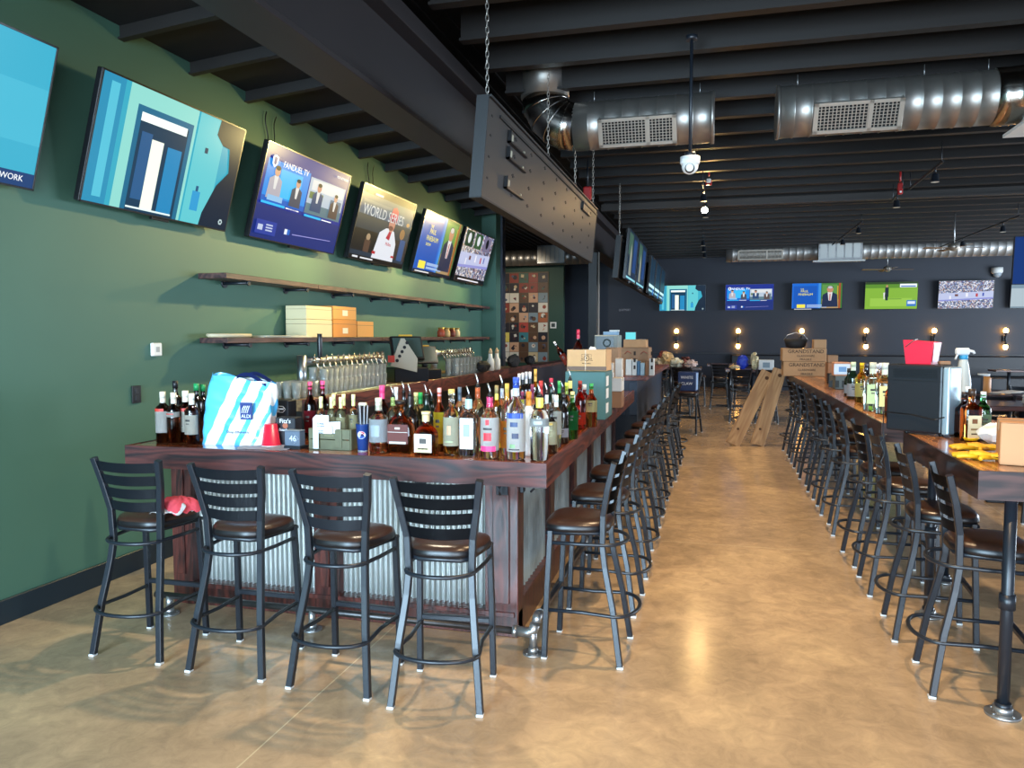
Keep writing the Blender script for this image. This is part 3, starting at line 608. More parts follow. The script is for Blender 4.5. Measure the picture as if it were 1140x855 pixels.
# hanging board over the bar (near part empty, far part with televisions)
def slab(y0, y1, name, label, slots):
    t = thing(name, label, 'hanging board', (-1.65, (y0+y1)/2, 2.76), 0); cy = (y0+y1)/2
    def P(y, s, off):  # s 0..1 up the lean, off outwards from the face
        return Vector((-1.65+.06*s+off, y, 2.76+.69*s+0*off))-Vector((-1.65, cy, 2.76))
    def bar(b, ya, yb, s0, s1, o0, o1):
        v = [b.bm.verts.new(P(y, s, o)) for y in (ya, yb) for s in (s0, s1) for o in (o0, o1)]
        for f in ((0, 1, 3, 2), (4, 6, 7, 5), (0, 4, 5, 1), (2, 3, 7, 6), (0, 2, 6, 4), (1, 5, 7, 3)):
            b.bm.faces.new([v[k] for k in f])
    b = MB(); bar(b, y0, y1, 0, 1, -.012, 0); b.build('face_board', mat('hanging_board_paint', '#35322f', .45), t)
    b = MB(); bar(b, y0-.012, y0, -.015, 1.02, -.085, .006); bar(b, y1, y1+.012, -.015, 1.02, -.085, .006); bar(b, y0, y1, 1, 1.025, -.085, .02); bar(b, y0, y1, -.02, 0, -.085, .004); bar(b, y0+.3, y1-.05, .9, .93, 0, .014)
    b.build('frame', mat('hanging_board_frame', '#0c0c0e', .5), t)
    b = MB(); bar(b, y0, y1, 0, 1, -.085, -.07); b.build('rear_board', M_beam, t)
    if slots:
        b = MB()
        for s in (.2, .42, .64, .84):
            bar(b, y0+.1, y0+.13, s, s+.02, 0, .003)
            for k in range(1, 9):
                y = y0+.55*k+.25
                bar(b, y-.04, y+.04, s, s+.012, 0, .003); bar(b, y-.012, y+.012, s-.015, s+.027, 0, .003)
        b.build('slot_pattern', mat('slot_black', '#060607', .6), t)
        for (yy, s) in ((y0+.62, .78), (y0+.62, .6), (y0+.62, .27), (y0+4.0, .8)):
            b = MB(); bar(b, yy-.06, yy+.5, s-.05, s-.03, 0, .03); bar(b, yy-.06, yy-.04, s-.05, s+.09, 0, .03); k_ = b.build('mount_bracket', M_dark_plastic, t)
            b = MB(); bar(b, yy, yy+.07, s, s+.07, .003, .012); bar(b, yy+.43, yy+.46, s-.01, s+.015, .003, .012); b.build('label_sticker', mat('pale_sticker', '#b9b9a4', .5), k_)
    return t
slab(5.32, 10.45, 'hanging_board', 'long empty black mounting board hung on chains above the bar', True)
slab(13.2, 24.5, 'hanging_board', 'dark mounting board carrying televisions over the far bar', False)
for i, (y, lb) in enumerate([(13.35, 'nearest television on the far hanging board, dim blue sports picture'), (15.1, 'second television on the far hanging board'), (17.9, 'third television on the far hanging board, bright band low on its picture'), (19.65, 'fourth television on the far hanging board'), (21.4, 'farthest television on the far hanging board')]):
    tv(lb, (-1.53, y+.78, 2.74), PI/2, 5, S_dim() if i < 2 else S_dim2(), 'televisions on the far hanging board', arm=.06)
def chain(x, y, z0, z1, label):
    b = MB(); n = int((z1-z0)/.042)
    for k in range(n):
        z = z0+.042*(k+.5); pts = []
        for q in range(12):
            a = 2*PI*q/12; u, v = .011*math.cos(a), .027*math.sin(a)
            pts.append((x+(u if k % 2 else 0), y+(0 if k % 2 else u), z+v))
        b.tube(pts, .0035, 5, closed=True)
    tag(b.build('hanging_chain', mat('chain_steel', '#a9a49c', .35, .9)), label, 'chain', 'chains holding the boards')
chain(-1.63, 5.42, 3.47, 4.36, 'steel chain at the near end of the empty hanging board')
chain(-1.63, 7.5, 3.47, 4.36, 'steel chain over the middle of the empty hanging board')
chain(-1.63, 9.0, 3.47, 4.36, 'third steel chain along the empty hanging board')
chain(-1.63, 10.35, 3.47, 4.36, 'steel chain at the far end of the empty hanging board')
chain(-1.63, 13.3, 3.47, 4.36, 'steel chain at the near end of the far television board')

# ================================================================ DUCTS
M_duct = mat('spiral_duct', '#98948e', .4, .85, var=.08, vscale=5)
def spiral(b, x0, x1, y, z, r, pitch=.16):
    nseg = int((x1-x0)/pitch); prof = []
    for k in range(nseg):
        a = x0+(x1-x0)*k/nseg; w = (x1-x0)/nseg
        prof += [(r, a), (r, a+w-.02), (r+.006, a+w-.014), (r+.006, a+w-.006)]
    prof.append((r, x1))
    b.lathe(prof, 40, Matrix.Translation((0, y, z)) @ Matrix.Rotation(PI/2, 4, 'Y'))
def grille(t, x0, x1, y, z, r, ang, h, name='supply_grille', off=(0, 0, 0)):
    M = Matrix.Translation((0, y, z)) @ Matrix.Rotation(ang, 4, 'X') @ Matrix.Translation((0, -r-.0, 0))
    b = MB(); w = .035
    for a in ((x0, x1, -h/2, -h/2+w), (x0, x1, h/2-w, h/2), (x0, x0+w*1.3, -h/2, h/2), (x1-w*1.3, x1, -h/2, h/2), ((x0*.36+x1*.64)-.02, (x0*.36+x1*.64)+.02, -h/2, h/2)):
        b.box(a[0], a[1], -.05, -.03, a[2], a[3], .002, M=M)
    b.box(x0+.01, x1-.01, -.03, .1, -h/2+.01, -h/2+.02, M=M); b.box(x0+.01, x1-.01, -.03, .1, h/2-.02, h/2-.01, M=M); b.box(x0+.01, x0+.02, -.03, .1, -h/2, h/2, M=M); b.box(x1-.02, x1-.01, -.03, .1, -h/2, h/2, M=M)
    g = b.build(name, M_galv_b, t); g.location = Vector(off)
    b = MB(); n = int((x1-x0)/.034)
    for k in range(1, n): b.box(x0+(x1-x0)*k/n-.004, x0+(x1-x0)*k/n+.004, -.044, -.03, -h/2+w, h/2-w, M=M)
    for k in range(1, 10): b.box(x0+.03, x1-.03, -.04, -.034, -h/2+h*k/10-.003, -h/2+h*k/10+.003, M=M)
    b.build('louvre_grid', M_galv_b, g)
    b = MB(); b.box(x0+.03, x1-.03, -.026, -.02, -h/2+.03, h/2-.03, M=M); b.build('backing', mat('duct_dark_inside', '#0f0e0d', .8), g)
YD, ZD, RD = 8.3, 4.0, .25
t = thing('spiral_duct', 'shiny metal air duct with elbow and grille above the hanging board', 'air duct', (-.8, YD, ZD)); of = -Vector(t.location)
x0 = -1.5
b = MB(); spiral(b, x0, -.07, YD, ZD, RD); W(b, 'duct_run', M_duct, par=t)
b = MB(); b.lathe([(RD+.012, -.09), (RD+.012, -.05), (RD, -.05)], 40, Matrix.Translation((0, YD, ZD)) @ Matrix.Rotation(PI/2, 4, 'Y'))
b.lathe([(.001, -.088), (RD, -.088)], 40, Matrix.Translation((0, YD, ZD)) @ Matrix.Rotation(PI/2, 4, 'Y'), cap=False); W(b, 'end_cap', M_duct, par=t)
b = MB(); pts = []; Rr = .34
for k in range(6):
    a = PI/2*k/5; pts.append((x0-Rr*math.sin(a), YD, ZD+Rr*(1-math.cos(a))))
b.tube(pts, RD, 36)
for f in b.bm.faces: f.smooth = True
W(b, 'elbow', mat('bright_duct_elbow', '#a8a39b', .2, 1), par=t)
b = MB(); b.cyl((x0-Rr, YD, ZD+Rr-.01), RD+.012, .5, 36); W(b, 'riser', M_duct, par=t)
for k in range(1, 5):
    a = PI/2*(k-.0)/5-.0; c = Vector((x0-Rr*math.sin(a), YD, ZD+Rr*(1-math.cos(a)))); n_ = Vector((-math.cos(a), 0, math.sin(a)))
    b = MB(); M = Matrix.Translation(c) @ n_.to_track_quat('Z', 'Y').to_matrix().to_4x4()
    b.lathe([(RD-.01, -.012), (RD+.006, -.004), (RD+.006, .004), (RD-.01, .012)], 36, M, cap=False); W(b, 'elbow_seam', mat('bright_duct_elbow', '#a8a39b', .2, 1), par=t)
grille(t, -1.22, -.42, YD, ZD, RD-.02, R(33), .3, off=of)
b = MB()
for x in (-1.3, -.2): b.tube([(x, YD, ZD+RD), (x, YD, 4.36)], .004, 5)
W(b, 'hanger_wire', M_galv, par=t)
t = thing('spiral_duct', 'long metal air duct with wide grille at upper right', 'air duct', (1.6, YD, ZD)); of = -Vector(t.location)
b = MB(); spiral(b, .56, 2.5, YD, ZD, RD); W(b, 'duct_run', M_duct, par=t)
b = MB(); b.lathe([(RD+.012, .55), (RD+.012, .58), (RD, .58)], 40, Matrix.Translation((0, YD, ZD)) @ Matrix.Rotation(PI/2, 4, 'Y'))
b.lathe([(.001, .552), (RD, .552)], 40, Matrix.Translation((0, YD, ZD)) @ Matrix.Rotation(PI/2, 4, 'Y'), cap=False); W(b, 'end_cap', M_duct, par=t)
b = MB(); b.tube([(2.48, YD, ZD), (2.62, YD, ZD), (2.78, YD-.04, ZD+.0), (2.9, YD-.15, ZD), (2.96, YD-.3, ZD), (2.97, YD-.5, ZD), (2.97, YD-1.2, ZD)], RD+.015, 32); W(b, 'elbow', mat('bright_duct_elbow', '#a8a39b', .2, 1), par=t)
b = MB(); b.prism([(2.62, YD-.45), (3.2, YD-.45), (3.2, YD+.1), (2.62, YD+.1)], ZD-.36, ZD-.33); b.lathe([(.3, -.34), (.24, -.15)], 4, Matrix.Translation((2.9, YD-.18, ZD)) @ Matrix.Rotation(PI/4*0, 4, 'Z')); W(b, 'takeoff_box', M_white, par=t)
grille(t, .88, 1.68, YD, ZD, RD-.02, R(33), .3, off=of)
b = MB()
for x in (.75, 1.9, 2.45): b.tube([(x, YD, ZD+RD), (x, YD, 4.36)], .004, 5)
W(b, 'hanger_wire', M_galv, par=t)
Y2, Z2, R2 = 24.5, 4.25, .25
t = thing('spiral_duct', 'ribbed air duct running along the back wall above the televisions', 'air duct', (4, Y2, Z2)); of = -Vector(t.location)
b = MB(); spiral(b, .26, 8.0, Y2, Z2, R2, .2); W(b, 'duct_run', mat('far_duct', '#9b9a98', .45, .7), par=t)
grille(t, .6, 1.9, Y2, Z2, R2-.03, R(15), .3, off=of)
b = MB(); b.box(2.85, 4.05, Y2-.45, Y2+.3, 3.95, 4.72, .01); W(b, 'plenum_box', M_galv, par=t)
b = MB()
for k in range(5): b.box(2.9+.225*k, 3.08+.225*k, Y2-.47, Y2-.45, 4.02, 4.66, .003)
b.box(2.7, 4.1, Y2-.6, Y2-.4, 3.9, 3.94); W(b, 'louvre', mat('pale_louvre', '#b8bcba', .5, .3), par=t)
b = MB()
for x in (1.0, 3.4, 5.5, 7.5): b.tube([(x, Y2, Z2), (x, Y2, 4.38)], .01, 5)
W(b, 'hanger_wire', M_galv, par=t)
t = thing('spiral_duct', 'air duct with louvred box above the record sleeve display', 'air duct', (-5.5, 23.2, 4.2))
b = MB(); spiral(b, -7.6, -3.6, 23.2, 4.17, .24, .2); W(b, 'duct_run', M_duct, par=t)
b = MB(); b.box(-5.3, -4.45, 22.85, 23.5, 3.95, 4.5, .01); W(b, 'plenum_box', M_galv, par=t)
b = MB()
for k in range(6): b.box(-5.26+.133*k, -5.16+.133*k, 22.83, 22.85, 4.0, 4.45, .003)
W(b, 'louvre', M_galv_b, par=t)
b = MB()
for x in (-7, -4.9, -3.8): b.tube([(x, 23.2, 4.2), (x, 23.2, 4.38)], .01, 5)
W(b, 'hanger_wire', M_galv, par=t)
# ================================================================ CEILING FITTINGS
t = thing('security_camera', 'white dome security camera on a black drop pole over the aisle', 'security camera', (-.245, 7.0, 3.22))
b = MB(); b.tube([(0, 0, .13), (0, 0, 1.14)], .014, 10); b.cyl((0, 0, 1.1), .05, .04, 16); b.cyl((0, 0, .1), .05, .04, 16); b.build('drop_pole', M_black_metal, t)
b = MB(); b.lathe([(.085, .1), (.085, .05), (.075, .03)], 28); b.build('housing', M_white, t)
b = MB(); b.sphere((0, -.005, .02), .072, 24); b.build('dome', M_white, t)
b = MB(); b.lathe([(.001, 0), (.042, 0), (.042, .012), (.001, .012)], 24, Matrix.Translation((0, -.05, -.005)) @ Matrix.Rotation(R(112), 4, 'X')); b.build('lens_window', mat('smoked_lens', '#3a3532', .2), t)
t = thing('security_camera', 'small white dome security camera high on the back wall at right', 'security camera', tuple(at_y(1110, 303, 26.9)))
b = MB(); b.lathe([(.16, .14), (.16, .0), (.12, -.05)], 20); b.box(-.05, .05, 0, .1, .05, .12); b.build('housing', M_white, t)
b = MB(); b.sphere((0, -.02, -.05), .12, 18); b.build('dome', mat('grey_dome', '#9aa4ac', .3), t)
M_bulb = glow('#ffcf8a', 220); M_lens_off = mat('lamp_lens', '#e9e2d0', .3)
def track(label, p0, p1, heads, lit=(), group='ceiling track lights', red=False):
    p0, p1 = Vector(p0), Vector(p1); c = (p0+p1)/2
    t = thing('track_light', label, 'track light', tuple(c)); d = (p1-p0).normalized()
    b = MB(); b.tube([p0-c, p1-c], (.016, .012), sq=True)
    for q in (p0+d*.1, p1-d*.1): b.tube([q-c, (q.x-c.x, q.y-c.y, 4.37-c.z)], .006, 6)
    b.build('rail', M_black_metal, t)
    for i, s in enumerate(heads):
        q = p0+(p1-p0)*s-c
        b = MB(); b.tube([q, q+Vector((0, 0, -.07))], .012, 8)
        b.lathe([(.03, .12), (.042, .1), (.055, 0.004), (.06, 0)], 20, Matrix.Translation(q+Vector((0, 0, -.2)))); b.build('lamp_head', M_black_metal, t)
        b = MB(); b.lathe([(.001, 0), (.055, 0)], 20, Matrix.Translation(q+Vector((0, 0, -.203))), cap=False); h = b.build('lamp_lens', M_lens_off if i not in lit else glow('#ffe0a8', 8), t)
        if i in lit:
            b = MB(); b.sphere(q+Vector((0, -.04, -.2)), .055, 14); b.build('bulb', M_bulb, t)
    return t
p = at_z(783, 210, 4.15)
track('ceiling track light over the aisle with one glowing warm lamp', (p.x, p.y-.5, 4.15), (p.x+.02, p.y+2.2, 4.15), (.2, .55, .85), (1,))
track('unlit track light hanging farther along the aisle ceiling', (p.x-.1, p.y+6, 4.15), (p.x-.1, p.y+9.5, 4.15), (.1, .5, .95))
q = at_z(1000, 216, 4.1); track('ceiling track light right of the red strobe near the centre', (q.x-.05, q.y-.6, 4.1), (q.x+.05, q.y+.7, 4.1), (.55,))
q = at_z(1043, 186, 4.1); track('nearest ceiling track light at upper right', (q.x-.02, q.y-.4, 4.1), (q.x+.02, q.y+1.7, 4.1), (.2,))
q = at_z(1115, 248, 4.1); track('ceiling track light at far right in front of the ribbed duct', (q.x, q.y-1, 4.1), (q.x, q.y+5, 4.1), (.15, .6))
q = at_z(940, 262, 4.2); track('ceiling track light over the silver plenum box', (q.x, q.y-2.4, 4.2), (q.x, q.y+2, 4.2), (.1, .6))
q = at_z(1002, 206, 4.15)
t = thing('strobe_alarm', 'red fire strobe alarm hanging from a joist', 'alarm', (q.x, q.y, 4.05))
b = MB(); b.tube([(0, 0, .15), (0, 0, .32)], .015, 8); b.box(-.035, .035, -.05, .03, -.05, .13, .015, seg=2); b.build('housing', mat('alarm_red', '#a3201f', .35), t)
b = MB(); b.box(-.015, .015, -.06, -.045, -.03, .0, .004); b.build('strobe_lens', M_white, t)
t = thing('strobe_alarm', 'red fire strobe alarm beyond the near security camera', 'alarm', tuple(at_y(789, 203, 13.2)))
b = MB(); b.tube([(0, 0, .1), (0, 0, .3)], .015, 8); b.box(-.05, .05, -.05, .03, -.05, .03, .015, seg=2); b.build('housing', mat('alarm_red', '#a3201f', .35), t)
b = MB(); b.box(-.035, .035, -.07, -.045, -.02, .05, .01); b.build('strobe_lens', M_white, t)
t = thing('strobe_alarm', 'red fire strobe alarm behind the hanging board', 'alarm', tuple(at_y(654, 217, 11.5)))
b = MB(); b.box(-.06, .06, -.05, .03, -.08, .12, .02, seg=2); b.build('housing', mat('alarm_red', '#a3201f', .35), t)
b = MB(); b.tube([(0, 0, .1), (0, 0, 4.37-at_y(654, 217, 11.5).z)], .012, 8); b.build('drop_rod', M_black_metal, t)
def fan(label, px, py, Y, r, a0):
    p = at_y(px, py, Y)
    t = thing('ceiling_fan', label, 'ceiling fan', (p.x, Y, p.z), a0, 'ceiling fans')
    b = MB(); b.tube([(0, 0, .05), (0, 0, 4.37-p.z)], .014, 8); b.build('down_rod', M_galv, t)
    b = MB(); b.lathe([(.05, .1), (.11, .07), (.12, 0), (.06, -.06), (.02, -.07)], 20); b.build('motor', mat('fan_nickel', '#a39c92', .35, .7), t)
    for k in range(4):
        a = PI/2*k; M = Matrix.Rotation(a, 4, 'Z') @ Matrix.Rotation(R(10), 4, 'X')
        b = MB(); b.prism([(.1, -.03), (r, -.075), (r+.03, 0), (r, .075), (.1, .03)], -.005, .005, M=M); b.build('blade', mat('fan_blade', '#7a6350', .5), t)
fan('ceiling fan with pale blades in front of the ribbed duct', 1062, 276, 18.5, .62, .2)
fan('smaller looking ceiling fan below the ribbed duct', 988, 300, 25.6, .72, .1)
# wall sconces with two globes each
def sconce(px, label, up=True, dn=True):
    x = at_y(px, 368, 26.8).x; t = thing('wall_sconce', label, 'wall sconce', (x, 26.9, 1.66), 0, 'two-bulb wall sconces')
    b = MB(); b.box(-.06, .06, .03, .1, -.1, .1, .01); b.tube([(0, -.02, -.16), (0, -.02, .16)], .02, 8); b.tube([(0, .05, 0), (0, -.02, 0)], .015, 8)
    b.lathe([(.03, 0), (.05, .06)], 14, Matrix.Translation((0, -.02, .14))); b.lathe([(.05, 0), (.03, .06)], 14, Matrix.Translation((0, -.02, -.2))); b.build('bracket', M_black_metal, t)
    for s in (1, -1):
        b = MB(); b.sphere((0, -.02, .25*s), .07, 12, (1, 1, 1.25)); b.build('bulb', glow('#ffb45a', 24), t)
for px, lb in ((753, 'above the cluttered left back table'), (822, 'below the blue studio show television'), (893, 'behind the stacked printed cartons'), (965, 'below the golf television'), (1041, 'behind the red box on the black cooler'), (1121, 'at the far right of the back wall')):
    sconce(px, 'glowing two-bulb black wall sconce '+lb)
# small lettering on the back wall
x = at_y(695, 345, 26.9)
tx = text('wall_lettering', 'QUAFFMART', .1, mat('pale_lettering', '#9a9aa2', .5), None, (x.x, 26.985, x.z), depth=.01, sx=.7)
tag(tx, 'small pale lettering on the dark back wall left of the doorway television', 'lettering')
# ================================================================ BOTTLES
def glassm(name, col, rough=.03, ior=1.45): return mat('glass_'+name, col, rough, 0, .5, 1, ior=ior)
G = {'clear': glassm('clear', '#fbfdfc'), 'amber': glassm('amber', '#cc6c2e'), 'darkamber': glassm('darkamber', '#5f2410'), 'green': glassm('green', '#3f9c55'), 'darkgreen': mat('dark_green_glass', '#0e1f14', .08, 0, .6, coat=.5),
     'dark': mat('dark_bottle_glass', '#120d0c', .08, 0, .6, coat=.5), 'red': glassm('red', '#c02c20'), 'white': mat('white_bottle', '#e2e4e2', .25), 'orange': glassm('orange', '#e0893a'), 'yellow': glassm('yellow', '#e2c24a'), 'blue': mat('blue_bottle', '#1f3f9c', .15), 'frost': mat('frosted_glass', '#dfe6e6', .35, 0, .5, .7), 'pale': glassm('pale', '#d8ecd8')}
PROF = {  # radius and height fractions: body, shoulder, neck
 'round': [(.86, 0), (1, .015), (1, .58), (.93, .64), (.62, .7), (.38, .76), (.33, .9), (.36, .905), (.36, .93), (.32, .935)],
 'tall': [(.86, 0), (1, .012), (1, .66), (.9, .7), (.5, .75), (.36, .79), (.34, .92), (.37, .925), (.37, .945)],
 'wine': [(.86, 0), (1, .015), (1, .55), (.94, .62), (.6, .7), (.4, .76), (.37, .93), (.4, .935), (.4, .96)],
 'squat': [(.8, 0), (1, .03), (1, .42), (.96, .52), (.8, .6), (.48, .68), (.28, .74), (.25, .9), (.3, .905), (.3, .93)],
 'flask': [(.85, 0), (.97, .03), (1, .3), (.97, .5), (.8, .62), (.45, .7), (.26, .76), (.24, .9), (.28, .905), (.28, .93)],
 'square': [(.95, 0), (1, .015), (1, .6), (.9, .66), (.5, .7), (.34, .75), (.32, .9), (.36, .905), (.36, .93)]}
SQ = {'flask': (1, .5, 3.0, .33), 'square': (1, .8, 6, .4), 'squat': (1, .72, 2.4, .33)}
def bottle(label, x, y, z, H, r, kind='round', glass='clear', lab='#e4e2d8', cap='#222222', neck=None, spout=False, group='bottles standing on the bar', cat='bottle', lz=(.12, .5), marks=(), fill=None, rz=0, tilt=None, capstyle=None, name='liquor_bottle'):
    t = thing(name, label, cat, (x, y, z+.0005), rz, group)
    if tilt: t.rotation_euler = tilt
    pf = [(a*r, b_*H) for a, b_ in PROF[kind]]
    s4 = SQ.get(kind); n = 28
    sq = (s4[0], s4[1], s4[2], r*s4[3]*1.05) if s4 else None
    b = MB(); b.lathe([(r*.02, .004 if glass in ('clear', 'pale') else 0)]+pf, n, sq=sq); b.build('glass_body', G[glass], t)
    if fill:
        b = MB(); pi_ = [(a*r*.9, max(.012, b_*H)) for a, b_ in PROF[kind] if b_ <= fill[1]]; pi_.append((pi_[-1][0], fill[1]*H)); b.lathe(pi_, n, sq=sq); b.build('liquid', G[fill[0]], t)
    dy = s4[1] if s4 else 1
    if lab:
        z0, z1 = lz[0]*H, lz[1]*H
        if s4:
            b = MB(); b.prism([(-r*.74, -r*dy-.0022), (r*.74, -r*dy-.0022), (r*.74, -r*dy-.0006), (-r*.74, -r*dy-.0006)], z0, z1)
        else:
            b = MB(); b.grid(lambda u, v: Vector((-(r+.0012)*math.cos(PI*(u*.96+.02)), -(r+.0012)*math.sin(PI*(u*.96+.02)), z0+(z1-z0)*v)), 16, 1, thick=.0006)
        L = b.build('label', mat('label_'+lab.lstrip('#'), lab, .5), t)
        b = MB(); b.fixn = True
        mk = marks or (('#3a3632', .5, .72, .6, .05), ('#5a544c', .5, .55, .45, .03))
        for (c, u, v, w, h) in mk:
            xx = (u-.5)*1.5*r; hw = w*r*.6; zz = z0+(z1-z0)*v; hh = h*(z1-z0)
            f = (lambda q: -math.sqrt(max(1e-8, (r+.0026)**2-q*q))) if not s4 else (lambda q: -r*dy-.0032)
            m_ = mat('label_print_'+c.lstrip('#'), c, .5)
            if not hasattr(b, 'ms'): b.ms = []
            if m_ not in b.ms: b.ms.append(m_)
            b.mi = b.ms.index(m_); K = 5
            for q in range(K):
                a0 = xx-hw+2*hw*q/K; a1 = xx-hw+2*hw*(q+1)/K
                b.quad([(a0, f(a0), zz-hh), (a1, f(a1), zz-hh), (a1, f(a1), zz+hh), (a0, f(a0), zz+hh)])
        b.build('label_print', b.ms, L)
    nr = pf[-1][0]
    if neck:
        b = MB(); b.lathe([(nr*1.06, H*.77), (nr*1.06, H*.92)], 20, cap=False); b.build('neck_wrap', mat('wrap_'+neck.lstrip('#'), neck, .4), t)
    if spout:
        b = MB(); b.cyl((0, 0, H*.93), nr*.95, H*.05, 16, r2=nr*.6); b.build('stopper', M_dark_plastic, t)
        b = MB(); b.tube([(0, 0, H*.97), (0, 0, H*1.03), (-.006, 0, H*1.08), (-.014, 0, H*1.13)], .0045, 8); b.build('pour_spout', M_steel, t)
    elif cap:
        b = MB()
        if capstyle == 'ball': b.cyl((0, 0, H*.93), nr*1.0, H*.03, 16); b.sphere((0, 0, H*1.01), nr*1.5, 16)
        elif capstyle == 'cork': b.cyl((0, 0, H*.93), nr*1.25, H*.065, 20)
        else: b.cyl((0, 0, H*.87), nr*1.1, H*.13, 20)
        b.build('cap', mat('cap_'+cap.lstrip('#'), cap, .4), t)
    return t
def on_bar(label, px, y, top, wpx, z=1.07, **k):
    """stands on a top of height z at depth y under pixel column px; reaches pixel row top, wpx wide"""
    x = x_on(px, y, z); sp = k.get('spout'); H = at_y(px, top, y).z-z
    H /= 1.13 if sp else 1.0
    r = wpx/2*math.hypot(x, y)/FPX*1.1
    return bottle(label, x, y, z, H, r, **k)
